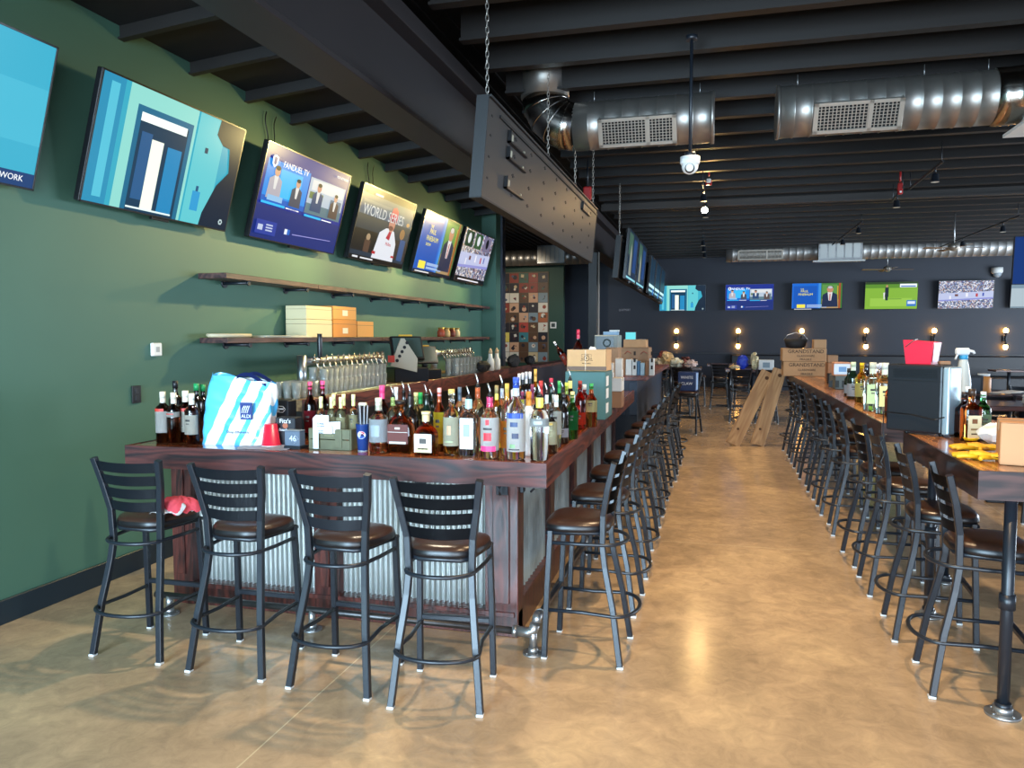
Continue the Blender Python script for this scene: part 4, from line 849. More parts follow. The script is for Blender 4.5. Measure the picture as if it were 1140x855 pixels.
BR = [
 # left group beside the wall
 ('dark whiskey bottle with red seal, leftmost on the bar', 182.4, 4.12, 436, 13, dict(kind='tall', glass='darkamber', lab='#d8d4cc', cap='#cfc8b8', neck='#c9c2b4', lz=(.2, .62), marks=(('#b8382c', .5, 1.06, 1.2, .07),))),
 ('dark whiskey bottle with red seal, second from the left bar end', 194.5, 4.13, 437, 13, dict(kind='tall', glass='darkamber', lab='#c9c4bb', cap='#d4ccb8', neck='#c9c2b4', lz=(.52, .62), marks=(('#b8382c', .5, .6, 1.0, .1),))),
 ('black-capped dark bottle behind the two leftmost whiskey bottles', 196.6, 4.33, 424, 12, dict(kind='tall', glass='dark', lab=None, cap='#17181c')),
 ('dark whiskey bottle with pale square label and red band near the striped bag', 207.6, 4.2, 435, 14, dict(kind='tall', glass='darkamber', lab='#dcd6c6', cap='#e2dccb', neck='#cfc8b8', lz=(.2, .6), marks=(('#b8382c', .5, 1.08, 1.3, .08), ('#7a7468', .5, .3, .5, .03)))),
 ('dark whiskey bottle touching the striped shopping bag', 214.5, 4.1, 438, 13, dict(kind='tall', glass='darkamber', lab='#dcd6c6', cap='#e2dccb', neck='#cfc8b8', lz=(.2, .58))),
 ('green-topped bottle peeking over the left corner of the striped bag', 220, 4.36, 427, 12, dict(kind='tall', glass='dark', lab=None, cap='#1f8c52')),
 ('second green-topped bottle behind the striped bag', 227, 4.42, 428, 12, dict(kind='tall', glass='dark', lab=None, cap='#1f8c52')),
 # around the crate
 ('red-tinted bottle with pink cap behind the grey 46 box', 346, 4.5, 425, 12, dict(glass='darkamber', lab='#8a2430', cap='#e0466e', neck='#e0466e')),
 ('pink-capped dark bottle directly behind the wooden crate', 360, 4.52, 424, 12, dict(glass='darkamber', lab='#70303a', cap='#e8457a', neck='#e8457a')),
 ('pink-capped dark bottle behind the blue soda cup', 426, 4.42, 429, 13, dict(kind='wine', glass='darkamber', lab='#a82838', cap='#e8457a', neck='#e8457a')),
 # front row
 ('clear bottle with tall silver arched label, first right of the soda cup', 422, 4.09, 443, 19, dict(kind='round', glass='clear', lab='#cdd6da', cap='#e6e0c4', neck='#e0dcc0', lz=(.2, .62), fill=('amber', .18), marks=(('#8f9aa0', .5, .5, .8, .25),))),
 ('wide flat amber bourbon flask with a dark stopper, front row', 446, 4.13, 446, 30, dict(kind='flask', glass='amber', lab='#5a1f14', cap='#17100e', capstyle='cork', lz=(.18, .55), marks=(('#cfcac0', .5, .6, 1.2, .012), ('#b9b4a8', .5, .05, 1.0, .06), ('#cfcac0', .5, .8, .3, .05)))),
 ('rounded bourbon bottle with running horse label, front row', 474.5, 4.07, 458, 25, dict(kind='squat', glass='amber', lab='#e9e4d6', cap='#dcc79a', capstyle='cork', neck='#d8c090', lz=(.08, .5), marks=(('#4a4540', .5, .62, .5, .14), ('#cdbf96', .5, .2, 1.1, .2), ('#5a544c', .5, .2, .7, .03)))),
 ('tall bottle with cream label, amber liquid and cork top, front row', 503, 4.1, 433, 17, dict(kind='round', glass='clear', lab='#dfe0c4', cap='#d6b768', capstyle='cork', lz=(.15, .58), fill=('orange', .56), marks=(('#c89a78', .5, .55, .4, .16), ('#9aa27c', .5, .15, .8, .03)))),
 ('square clear spirit bottle with silver label and steel pour spout', 522, 4.11, 430, 19, dict(kind='square', glass='clear', lab='#cfd6da', spout=True, neck='#a8d4dc', lz=(.12, .62), marks=(('#f4f6f6', .55, .12, .9, .1), ('#8f9aa2', .5, .6, .6, .2)))),
 ('clear rum bottle with red dot on white label and pink bands, front row', 545.5, 4.07, 427, 19, dict(kind='round', glass='clear', lab='#efeeea', spout=True, neck='#e83f7c', lz=(.12, .62), marks=(('#d8303a', .5, .86, .32, .08), ('#33302e', .5, .66, .8, .03), ('#e0303c', .5, .42, .7, .12), ('#e8407a', .5, .06, 1.35, .08)))),
 ('clear rum bottle with blue-banded white picture label, front row', 574.5, 4.06, 420, 19, dict(kind='round', glass='clear', lab='#f0f0ec', cap='#2f4fa8', neck='#dfe6f2', lz=(.1, .56), marks=(('#2f4c9c', .5, .95, 1.5, .07), ('#3a4a70', .5, .72, .7, .06), ('#3a3f58', .6, .42, .6, .07), ('#7a9a70', .4, .15, .5, .05), ('#2c2c30', .5, .06, 1.0, .015)))),
 ('tall opaque white bottle with orange neck band, front row', 588.5, 4.2, 436, 14, dict(kind='tall', glass='white', lab=None, cap='#d8832c', neck='#e29a3a')),
 ('tall clear unlabelled-looking bottle with yellow neck nearest the bar corner', 600.7, 4.07, 427, 19, dict(kind='tall', glass='clear', lab='#c4cbcb', spout=True, neck='#e4dc58', lz=(.5, .62), marks=(('#a8b0b0', .5, .5, .8, .2),))),
 ('dark wine-coloured bottle with cream label beside the corner clear bottle', 613.5, 4.3, 452, 12, dict(kind='round', glass='dark', lab='#dfdcb8', cap='#1a1a1c', lz=(.2, .68), marks=(('#8c8a68', .5, .5, .7, .12), ('#c2a24a', .5, .9, .8, .05)))),
 ('slim green-tinted bottle with white label right of the cream-labelled dark bottle', 619, 4.55, 440, 11, dict(kind='tall', glass='pale', lab='#e6ece4', cap='#e2e6e6', neck='#e8ecec', lz=(.25, .7))),
 ('black liqueur bottle with small white label near the bar corner', 627, 4.75, 437, 11, dict(kind='round', glass='dark', lab='#cfd0d8', cap='#1b1b22', lz=(.12, .3))),
 ('bright green bottle leaning row towards the teal box', 637, 4.95, 436, 12, dict(kind='round', glass='green', lab='#1f7a3f', cap='#e0d890', neck='#dfe08a', lz=(.2, .6))),
 ('bright red aperitif bottle in front of the teal box', 645.5, 5.5, 424, 12, dict(kind='round', glass='red', lab='#d8412c', cap='#8c2420', lz=(.1, .35))),
 ('taller red aperitif bottle left of the green-capped one', 650.5, 5.85, 428, 10, dict(kind='tall', glass='red', lab='#b93028', cap='#d8d4cc', lz=(.15, .4))),
 ('amber bottle with cream label and green cap in front of the teal box', 658, 5.65, 427, 12, dict(kind='round', glass='amber', lab='#e6e2a4', cap='#2f9c54', neck='#d8d4c8', lz=(.35, .62))),
 # second row
 ('amber bottle with yellow label tucked behind the horse bourbon bottle', 489.5, 4.24, 432, 12, dict(kind='round', glass='amber', lab='#e8d63c', cap='#e6a8a8', neck='#e8c4c0', lz=(.12, .62))),
 ('round black bottle with ball cap behind the flat bourbon flask', 457, 4.3, 428, 17, dict(kind='squat', glass='dark', lab=None, spout=True, neck='#2a2220')),
 ('slim clear bottle with lime neck behind the flat flask', 438, 4.3, 430, 14, dict(kind='round', glass='pale', lab='#9cae74', spout=True, neck='#dfe48a')),
 ('clear bottle with white neck wrap behind the flat flask', 441.5, 4.47, 431, 10, dict(kind='tall', glass='clear', lab='#c8c0b4', cap='#e9e4dc', neck='#e4dfd6')),
 ('dark bottle with tall steel pour spout behind the black ball-shaped bottle', 450, 4.52, 425, 11, dict(kind='tall', glass='dark', lab='#3a2624', spout=True)),
 ('pale bottle with cream neck beside the green-capped bottle', 463.5, 4.4, 437, 12, dict(kind='round', glass='pale', lab='#d4cfa0', cap='#e4dc98', neck='#e4dc98')),
 ('clear bottle with bright green cap in the second row', 468.5, 4.5, 437, 11, dict(kind='tall', glass='pale', lab='#cfd8cc', cap='#1f9c4c', neck='#1f9c4c')),
 ('dark green bottle with steel pour spout behind the horse bourbon bottle', 475, 4.36, 428, 12, dict(kind='wine', glass='darkgreen', lab='#28382c', spout=True)),
 ('dark bottle with short steel pour spout left of the pink-topped bottle', 481, 4.44, 434, 11, dict(kind='round', glass='darkgreen', lab='#5a5248', spout=True)),
 ('smoky slim bottle between the cork-topped and square clear bottles', 512, 4.42, 431, 10, dict(kind='tall', glass='clear', lab='#4c5c66', cap='#54606a', neck='#4a5660')),
 ('small-necked clear bottle with tan cap behind the square spirit bottle', 517, 4.27, 443, 12, dict(kind='round', glass='clear', lab='#a8b0b2', cap='#c89a80')),
 ('bottle with bright orange neck and tall pour spout in the second row', 532, 4.3, 416, 15, dict(kind='round', glass='pale', lab='#d89a6c', spout=True, neck='#e8662c')),
 ('slim clear bottle with yellow neck right of the pink-necked rum', 553, 4.36, 429, 10, dict(kind='tall', glass='yellow', lab='#e8d48a', cap='#8a7a50', neck='#e6cf58')),
 ('clear bottle with blue-white neck and curved pour spout', 559, 4.5, 418, 11, dict(kind='round', glass='clear', lab='#3050a0', spout=True, neck='#dfe4f0')),
 ('bottle with orange label and gold neck beside the blue-banded rum', 564.5, 4.2, 427, 13, dict(kind='round', glass='clear', lab='#e89a3c', cap='#c9a84e', neck='#e8b03c', lz=(.1, .48))),
 ('pink-labelled slim bottle behind the orange-labelled one', 571, 4.48, 434, 10, dict(kind='tall', glass='clear', lab='#d87a9a', cap='#e8e0e0', neck='#e08aa8')),
 ('yellow-labelled bottle just right of the blue-banded rum', 581.5, 4.4, 436, 10, dict(kind='round', glass='pale', lab='#e4d83c', cap='#7c2c50', neck='#e4d83c')),
 ('purple-capped slim bottle behind the opaque white bottle', 592.5, 4.5, 428, 9, dict(kind='tall', glass='clear', lab='#8a6a8c', cap='#7a2c48', neck='#7a2c48')),
 ('red-capped clear bottle behind the yellow-necked corner bottle', 602, 4.55, 424, 10, dict(kind='tall', glass='clear', lab='#c8ccc8', cap='#b83030', neck='#c84038')),
 ('slim bottle with steel pour spout and white neck near the dark cream-labelled one', 608.5, 4.5, 426, 9, dict(kind='tall', glass='clear', lab='#7c8c80', spout=True, neck='#d8dcd8')),
 ('bottle with crimson cap standing behind the corner bottles', 613.5, 4.85, 421, 11, dict(kind='round', glass='darkgreen', lab='#d8d4cc', cap='#a82440', neck='#a82440')),
 ('clear bottle with white neck label and pour spout in front of the crimson cap', 616.5, 4.68, 427, 11, dict(kind='round', glass='clear', lab='#e4e6e4', spout=True, neck='#f0f0ee')),
 ('green-necked bottle beside the black liqueur bottle', 622.5, 5.1, 424, 9, dict(kind='tall', glass='green', lab='#3a8c4c', cap='#38a058', neck='#38a058')),
 ('dark bottle with steel pour spout beside the lime-labelled bottle', 626, 5.0, 424, 9, dict(kind='tall', glass='dark', lab='#3c3a4a', spout=True)),
 ('lime-labelled bottle behind the bright green bottle', 630.5, 5.25, 426, 10, dict(kind='round', glass='pale', lab='#b8d048', cap='#c8d858', neck='#c8d858')),
 ('dark bottle with yellow neck and tallest pour spout left of the teal box', 634.5, 5.35, 411, 11, dict(kind='tall', glass='dark', lab='#e8dc7c', spout=True, neck='#e8dc7c')),
 # third row, short bright bottles far behind
 ('small white-necked bottle, leftmost of the distant row behind the bar', 578, 5.6, 416, 7, dict(kind='tall', glass='clear', lab='#d8dce0', cap='#e8e8e8', neck='#e8e8e8')),
 ('black-necked bottle second in the distant row', 582, 5.62, 415, 7, dict(kind='tall', glass='dark', lab='#c8ccd0', cap='#d8d8d8', neck='#20242c')),
 ('silver-necked bottle third in the distant row', 586, 5.64, 414, 7, dict(kind='tall', glass='dark', lab='#c8ccd0', cap='#b8bcc4', neck='#c8ccd0')),
 ('white-capped black bottle fourth in the distant row', 590, 5.66, 414, 7, dict(kind='tall', glass='dark', lab='#d0d4d8', cap='#ececec', neck='#30343c')),
 ('gold-topped bottle at the right of the distant row', 596, 5.7, 411, 8, dict(kind='tall', glass='yellow', lab='#c8a050', cap='#c89c48', neck='#c89c48')),
]
for lb, px, y, top, w, kw in BR: on_bar(lb, px, y, top, w, **kw)

# ================================================================ THINGS ON THE BAR
ZB = 1.0705
# striped shopping bag
bx0, bx1 = x_on(222, 4.08, ZB), x_on(292, 4.12, ZB)
t = thing('shopping_bag', 'blue and white striped shopping bag with dark blue handles standing on the bar', 'bag', ((bx0+bx1)/2, 4.2, ZB), R(4))
BW, BH, BD = (bx1-bx0), .415, .2
def bagm():
    m = bpy.data.materials.new('striped_bag_plastic'); m.use_nodes = True; nt = m.node_tree; N = nt.nodes; L = nt.links; b = N['Principled BSDF']
    tc = N.new('ShaderNodeTexCoord'); sp = N.new('ShaderNodeSeparateXYZ'); L.new(tc.outputs['Object'], sp.inputs[0])
    a = N.new('ShaderNodeMath'); a.operation = 'MULTIPLY_ADD'; a.inputs[1].default_value = -.46; L.new(sp.outputs['Z'], a.inputs[0]); L.new(sp.outputs['X'], a.inputs[2])
    q = N.new('ShaderNodeMath'); q.operation = 'MULTIPLY_ADD'; q.inputs[1].default_value = 1/BW; q.inputs[2].default_value = .6; L.new(a.outputs[0], q.inputs[0])
    r = N.new('ShaderNodeValToRGB'); r.color_ramp.interpolation = 'CONSTANT'; e = r.color_ramp.elements
    st = [(0, '#58b8e4'), (.137, '#e6e8e8'), (.34, '#4aa6dc'), (.43, '#e6e8e8'), (.634, '#52b0e0'), (.724, '#e6e8e8'), (.89, '#52b0e0'), (.94, '#e6e8e8')]
    while len(e) < 8: e.new(.5)
    for i in range(8): e[i].position = st[i][0]; e[i].color = (*lin(st[i][1]), 1)
    L.new(q.outputs[0], r.inputs['Fac']); L.new(r.outputs['Color'], b.inputs['Base Color']); b.inputs['Roughness'].default_value = .35; b.inputs['Coat Weight'].default_value = .3
    return m
def bag_side(a0, a1, seed):
    def fn(u, v):
        return 0
def bagfn(u, v):
    # around the bag outline (rounded rectangle) by u, up by v
    a = 2*PI*u; c, s_ = math.cos(a), math.sin(a); p = 5; k = 1/((abs(c)**p+abs(s_)**p)**(1/p))
    wv = 1+.05*math.sin(PI*v)+.03*v; dv = 1-.5*v
    x = c*k*BW/2*wv+.012*math.sin(9*v+5*a)*v; y = s_*k*BD/2*dv+.006*math.sin(13*v+7*a)+.004*math.sin(31*v+3*a)
    zz = BH*v*(1-.07*(c*k)*v)+.006*math.sin(6*a)*v**4
    return Vector((x+.06*v-.02, y, max(0.0, zz)))
b = MB(); b.grid(bagfn, 60, 26)
bmesh.ops.remove_doubles(b.bm, verts=b.bm.verts[:], dist=.0005)
b.build('bag_body', bagm(), t)
M_navyp = mat('navy_plastic', '#1c2f6e', .4)
for yy in (-.05, .05):
    b = MB(); n = 16
    def hf(u, v, yy=yy): return Vector((BW*(-.02+.52*u)+.0, yy+.0+.012*v, BH*.985-.03*u+.06*math.sin(PI*min(1, u*1.0))*(1-.55*u)+.022*(v-.5)))
    b.grid(hf, n, 1, thick=.002); b.build('handle', M_navyp, t)
b = MB(); b.box(.065, .145, -BD/2*.82-.022, -BD/2*.82-.018, .165, .27); lg = b.build('logo_patch', M_navyp, t)
M_ink_w = mat('white_print', '#e9ecee', .5); M_ink_b = mat('navy_print', '#202a4a', .5)
text('logo_lettering', 'ALDI', .03, M_ink_w, lg, (.105, -BD/2*.82-.0235, .185))
b = MB()
for k in range(4): b.tube([(.076+.012*k, -BD/2*.82-.023, .205), (.084+.013*k, -BD/2*.82-.023, .235), (.096+.011*k, -BD/2*.82-.023, .25)], .0028, 5)
b.build('logo_mark', M_ink_w, lg)
text('slogan_lettering', 'Shop differently', .024, M_ink_b, t, (.05, -BD/2*.96-.014, .085))
# red cup stack, dark boxes, the 46 box
def cupstack(label, px, y, n, r0, r1, h, m, cat='cup', name='plastic_cup', step=.018, group=None, z=ZB, flip=True):
    for k in range(n):
        x = x_on(px, y, z); t = thing(name, label if n == 1 else label+', '+['bottom', 'second', 'third', 'fourth', 'fifth', 'sixth'][k]+' of the stack', cat, (x, y, z+step*k), 0, group)
        b = MB(); pr = [(r1, 0), (r1+.003, .002), (r1+.003, .008), (r1, .01), (r0, h)] if flip else [(r0, 0), (r1, h-.01), (r1+.003, h-.008), (r1+.003, h-.001), (r1, h)]
        b.lathe(pr+([(r0*.98, h)] if flip else []), 28); b.build('cup_wall', m, t)
        b = MB(); b.lathe([(pr[1][0]+.001, pr[1][1]), (pr[1][0]+.002, pr[1][1]+.004)] if flip else [(pr[-2][0], h-.006), (pr[-2][0]+.0015, h-.003)], 28, cap=False); b.build('rim', M_white, t)
M_red = mat('red_plastic', '#c81e38', .35)
cupstack('red plastic party cup upside down beside the striped bag', 302, 4.16, 1, .038, .056, .135, M_red, group='red cups')
cupstack('red plastic party cup tucked behind the front red cup', 310, 4.28, 1, .034, .05, .115, M_red, group='red cups')
def carton(name, label, px, y, z, w, d, h, m, rz=0, cat='box', group=None, tape=True, seam=True, x=None):
    t = thing(name, label, cat, (x_on(px, y, z) if x is None else x, y, z), rz, group)
    b = MB(); b.box(-w/2, w/2, -d/2, d/2, 0, h, min(.004, h*.04)); b.build('carton_body', m, t)
    if seam:
        b = MB(); b.box(-w/2+.002, w/2-.002, -.002, .002, h, h+.0012); b.box(-w/2-.0008, w/2+.0008, -d/2-.0008, -d/2+.001, h*.985, h*.99); b.build('flap_seam', M_ink, t)
    if tape:
        b = MB(); b.box(-w/2-.001, w/2+.001, -.022, .022, h+.0008, h+.0018); b.box(w/2, w/2+.001, -.022, .022, h*.75, h+.0015); b.box(-w/2-.001, -w/2, -.022, .022, h*.75, h+.0015); b.build('packing_tape', mat('packing_tape', '#b89a72', .25), t)
    return t
M_blackbox = mat('black_box_card', '#14181f', .5); M_greybox = mat('grey_box_card', '#5b6878', .55)
t = carton('liquor_box', 'small grey box marked 46 in front of the dark lettered boxes', 328.5, 4.1, ZB+.018, .105, .06, .09, M_greybox, R(-4), tape=False)
text('box_number', '46', .05, mat('pale_print', '#cfd6dc', .5), t, (.008, -.0335, .045)); 
b = MB(); b.tube([(.008+.038*math.cos(a), -.0325, .046+.038*math.sin(a)) for a in [PI/2*k for k in range(4)]], .0012, 4, closed=True); b.build('diamond_outline', mat('pale_print', '#cfd6dc', .5), t)
b = MB(); b.box(-.054, .054, -.031, .031, .0905, .094, .001); b.build('lid', mat('grey_lid', '#7f8c98', .5), t)
carton('tray', 'low black tray the grey 46 box stands on', 330, 4.11, ZB, .115, .09, .017, M_blackbox, R(-4), tape=False, seam=False)
t = carton('liquor_box', 'dark bourbon box with white script beside the red cup', 322, 4.25, ZB, .135, .09, .172, M_blackbox, R(3), tape=False)
text('box_lettering', "Fitz's", .038, M_ink_w, t, (0, -.0475, .15)); text('box_lettering', 'Bourbon', .024, M_ink_w, t, (0, -.0475, .096))
b = MB(); b.lathe([(.001, 0), (.018, 0), (.018, .001)], 16, Matrix.Translation((0, -.0462, .122)) @ Matrix.Rotation(PI/2, 4, 'X')); b.build('box_emblem', mat('copper_print', '#a05a3c', .4), t)
t = carton('liquor_box', 'black box with white six-sided emblem, highest of the dark boxes', 314, 4.43, ZB, .165, .1, .262, M_blackbox, R(-2), tape=False)
b = MB(); hx = [(-.062, .205), (-.045, .225), (.045, .225), (.062, .205), (.045, .185), (-.045, .185)]
b.tube([(x, -.051, z) for x, z in hx], .0016, 5, closed=True)
b.box(-.05, .05, -.0525, -.051, .203, .211); b.box(-.012, .012, -.0525, -.051, .214, .22); b.box(-.02, .02, -.0525, -.051, .191, .196); b.build('box_emblem', M_ink_w, t)
t = thing('paper_sheet', 'loose printed papers under the bag and red cup on the bar', 'paper', (x_on(295, 4.06, ZB), 4.07, ZB), R(8))
b = MB(); b.grid(lambda u, v: Vector((-.17+.34*u, -.09+.2*v, .002+.002*math.sin(6*u+3*v)+.002)), 12, 6, thick=.001); b.build('sheet', mat('pale_paper', '#b9bcc8', .5), t)
# crate of yellow-capped bottles with a white folded carton hooked on it
cx = x_on(370, 4.13, ZB); t = thing('wooden_crate', 'olive slatted crate holding yellow-capped bottles on the bar', 'crate', (cx, 4.2, ZB))
M_ol = mat('olive_wood', '#5f6048', .6, var=.12, vscale=18); cw, cd, ch = .27, .2, .125
b = MB(); b.box(-cw/2, cw/2, -cd/2, cd/2, 0, .012, .002); b.build('crate_floor', M_ol, t)
for s in (-1, 1):
    b = MB(); b.box(-cw/2, cw/2, s*cd/2-.006, s*cd/2+.006, 0, .06, .002); b.box(-cw/2, cw/2, s*cd/2-.006, s*cd/2+.006, .064, ch, .002); b.build('side_slats', M_ol, t)
    b = MB(); b.box(s*cw/2-.006, s*cw/2+.006, -cd/2, cd/2, 0, ch+.0, .002); b.build('end_board', M_ol, t)
b = MB(); b.box(.04, .085, -cd/2-.012, -cd/2-.005, .015, .12, .001); b.build('batten', M_ol, t)
text('crate_lettering', 'RESERVE', .016, mat('faded_print', '#8c8a66', .6), t, (-.0, -cd/2-.007, .085))
for i, (dx, dy, lb) in enumerate([(-.085, -.045, 'front left'), (-.045, .04, 'back left'), (-.015, -.045, 'front centre'), (.02, .045, 'back centre'), (.045, -.04, 'front right'), (.09, .035, 'back right')]):
    bottle('clear bottle with cream yellow cap in the crate, '+lb, cx+dx, 4.2+dy, ZB+.012, .3+.012*(i % 2), .029, 'tall', 'clear', '#c8c49a', '#e9e2a4', '#e0d890', group='yellow-capped bottles in the crate', lz=(.3, .6), fill=('amber', .3) if i % 2 else None)
t = thing('folded_carton', 'white folded drink carrier with small print leaning on the crate', 'carton', (cx-.02, 4.075, ZB))
M_wc = mat('white_carton', '#dcdfe2', .55)
b = MB(); b.prism([(-.075, .008), (-.04, .008), (-.04, .1), (.05, .1), (.05, .14), (.03, .165), (.03, .21), (-.055, .21), (-.075, .19)], 0, .003, M=Matrix.Translation((0, 0, 0)) @ Matrix.Rotation(PI/2, 4, 'X')); b.build('front_panel', M_wc, t)
b = MB(); b.prism([(.03, -.001), (.085, .035), (.085, .038), (.03, .002)], .1, .17); b.build('side_panel', M_wc, t)
for st, z, s_ in (('DARK', .158, .017), ('STORMY', .142, .013), ('PLANT', .115, .011), ('BASED', .104, .011)): text('carton_lettering', st, s_, M_ink_b, t, (-.022, -.0045, z))
# soda cup of straws
x = x_on(402.5, 4.1, ZB); t = thing('soda_cup', 'tall blue soda cup holding black straws and white lids', 'cup', (x, 4.12, ZB))
b = MB(); b.lathe([(.029, 0), (.031, .004), (.04, .152), (.041, .155), (.041, .16)], 28); b.build('cup_wall', mat('blue_cup', '#16356f', .35), t)
b = MB(); b.lathe([(.0305, .001), (.0315, .014)], 28, cap=False); b.build('base_band', M_white, t)
for c_, a0, a1, nm in (('#c8283c', .1, .9, 'red_wave'), ('#e9ecf0', 0, 0, 'white_disc')):
    pass
b = MB(); yy = lambda q, z: -math.sqrt(max(1e-6, (.0335+.0575*z)**2-q*q))
def disc(r, zc, x0, mtl, nm, dz, lo=-1, hi=1):
    b = MB(); pts = [(x0+r*math.cos(2*PI*k/24), zc+r*max(lo, min(hi, math.sin(2*PI*k/24)))) for k in range(24)]
    b.quad([(p, yy(p, q)-dz, q) for p, q in pts]); b.build(nm, mtl, t)
disc(.023, .098, .008, M_ink_w, 'white_disc', .0012); disc(.021, .098, .008, mat('red_print', '#c8283c', .4), 'red_wave', .0018, .28, 1); disc(.021, .098, .008, mat('blue_print', '#1f4aa8', .4), 'blue_wave', .0018, -1, -.32)
text('cup_lettering', 'PEPSI', .0135, M_ink_b, t, (.008, -.043, .098))
for k in range(22):
    a = 2.4*k; q = .006*math.sqrt(k); b = MB(); b.tube([(q*.6*math.cos(a), q*.6*math.sin(a), .01), (q*math.cos(a)*1.15, q*math.sin(a)*1.15, .27)], .0038, 6)
    b.build('straw', mat('black_straw', '#15181f', .3) if k % 3 else mat('pale_straw', '#9aa0a8', .3), t)
b = MB(); b.box(-.03, .02, .0, .03, .262, .285, .006); b.build('straw_wrap', mat('cream_paper', '#e0d8b4', .6), t)
# carton with emblem on the teal box
tb = x_on(656, 6.3, ZB)
M_teal = mat('teal_box_card', '#3f6b6c', .6, var=.05)
t = carton('carton', 'tall teal cardboard box on the bar under the emblem carton', 0, 6.35, ZB, .33, .42, .39, M_teal, x=tb-.01, tape=False)
b = MB()
for z0 in (.05, .17, .27): b.box(.165, .167, -.16, -.03, z0, z0+.08)
b.build('white_stickers', M_white, t)
M_crate = mat('pale_carton', '#c19a6c', .7, var=.05, vscale=10)
t = thing('carton', 'open tan carton with round crest and bottles inside, on the teal box', 'box', (tb-.01, 6.35, ZB+.3915), R(-2))
w, d, h = .33, .24, .175
b = MB()
for a in ((-w/2, w/2, -d/2, -d/2+.006), (-w/2, w/2, d/2-.006, d/2), (-w/2, -w/2+.006, -d/2, d/2), (w/2-.006, w/2, -d/2, d/2)): b.box(a[0], a[1], a[2], a[3], 0, h)
b.box(-w/2, w/2, -d/2, d/2, 0, .005); b.build('carton_body', M_crate, t)
b = MB(); b.box(-w/2-.0008, w/2+.0008, -d/2-.0012, -d/2, .006, .038); b.build('brown_band', mat('brown_print', '#6b5648', .6), t)
b = MB(); b.box(-.012, -.006, -d/2-.002, -d/2, 0, h); b.build('tape_line', mat('packing_tape', '#b89a72', .25), t)
b = MB(); b.tube([(-.0+.022*math.cos(2*PI*k/20), -d/2-.001, .105+.022*math.sin(2*PI*k/20)) for k in range(20)], .0022, 5, closed=True)
for s in (-1, 1):
    for k in range(5): b.tube([(s*(.026+.004*k), -d/2-.001, .09+.01*k), (s*(.05-.004*k), -d/2-.001, .086+.013*k)], .0018, 4)
for k in range(5): b.tube([(-.02+.01*k, -d/2-.001, .13), (-.024+.012*k, -d/2-.001, .142)], .0018, 4)
b.build('crest', M_ink, t); text('crest_letter', 'B', .024, M_ink, t, (0, -d/2-.0015, .105)); text('carton_lettering', 'BIN & BARREL', .012, M_ink, t, (0, -d/2-.0015, .062))
bz = ZB+.398
bottle('dark bottle with red foil top standing in the crest carton', x_on(643.5, 6.35, bz+.1), 6.35, bz, .335, .042, 'squat', 'darkamber', '#7a2a20', '#c8304a', '#c8304a', group='bottles in the crest carton')
bottle('small bottle with white cap leaning left in the crest carton', x_on(634, 6.33, bz+.1), 6.33, bz+.02, .25, .026, 'round', 'darkamber', '#8c3428', '#e4e0d8', group='bottles in the crest carton', tilt=(0, R(-32), 0))
t = thing('crumpled_paper', 'crumpled white paper sticking out of the crest carton', 'paper', (x_on(660, 6.33, bz+.15), 6.33, bz+.12))
random.seed(3)
def crump(n=10, m_=8, sx=.06, sy=.04, sz=.06, j=.012): 
    P = {}
    def fn(u, v):
        k = (round(u*n), round(v*m_))
        if k not in P: P[k] = (random.uniform(-j, j), random.uniform(-j, j), random.uniform(-j, j))
        a = 2*PI*u; q = math.sin(PI*v); p = P[(k[0] % n, k[1])] if (k[0] % n, k[1]) in P else P[k]
        if v in (0, 1): p = (0, 0, 0); 
        return Vector((sx*q*math.cos(a)+p[0], sy*q*math.sin(a)+p[1], sz*(1-math.cos(PI*v))/2+(p[2]*.6 if 0 < v < 1 else 0)))
    b = MB(); b.grid(fn, n, m_)
    for f in b.bm.faces: f.smooth = False
    bmesh.ops.remove_doubles(b.bm, verts=b.bm.verts[:], dist=.0008)
    return b
b = crump(sx=.035, sy=.03, sz=.07); b.build('paper_ball', M_white, t)
# navy folded bag behind the bottles
t = thing('folded_bag', 'navy blue folded soft bag behind the bottles at the bar inner side', 'bag', (x_on(612, 6.6, ZB), 6.6, ZB))
b = crump(16, 8, .12, .09, .15, .01); b.build('bag_body', mat('navy_cloth', '#1a2c52', .6), t)
b = MB(); b.tube([(-.06, -.09, .07), (-.02, -.1, .1), (.04, -.1, .1), (.08, -.085, .08)], .006, 6); b.build('strap', mat('pale_strap', '#7f98c0', .6), t)
# stacked white and brown boxes between the teal box and the raised bar
def sbox(label, px0, px1, pyb, pyt, y, d, m, z=None, rz=0, name='carton', group='boxes stacked on the bar by the aisle', **k):
    z = at_y(px0, pyb, y).z if z is None else z; xa, xb = x_on(px0, y, z), x_on(px1, y, z); h = at_y((px0+px1)/2, pyt, y).z-z
    return carton(name, label, 0, y+d/2, z, xb-xa, d, h, m, rz, group=group, x=(xa+xb)/2, **k)
M_wbox = mat('white_box_card', '#cdcdc8', .6); M_bbox = mat('pale_blue_box', '#9fb8c4', .6); M_brbox = mat('brown_box_card', '#8b6446', .7)
def top(t, i=0):
    b_ = [c for c in t.children if c.name.startswith('carton_body')][0]; return t.location.z+max(v.co.z for v in b_.data.vertices)
s1 = sbox('small brown box lowest beside the teal box at the aisle edge', 680, 692, 448, 436, 7.2, .2, M_brbox, z=ZB)
s2 = sbox('white box stacked on the small brown box at the aisle edge', 681, 692, 0, 421, 7.2, .2, M_wbox, z=top(s1)+.002)
s3 = sbox('narrow white box standing upright beside the crest carton', 676, 682, 0, 404, 7.75, .12, M_wbox, z=ZB)
s4 = sbox('tall brown carton standing behind the crest carton', 674, 688, 0, 387, 8.2, .3, M_card_dark, z=ZB)
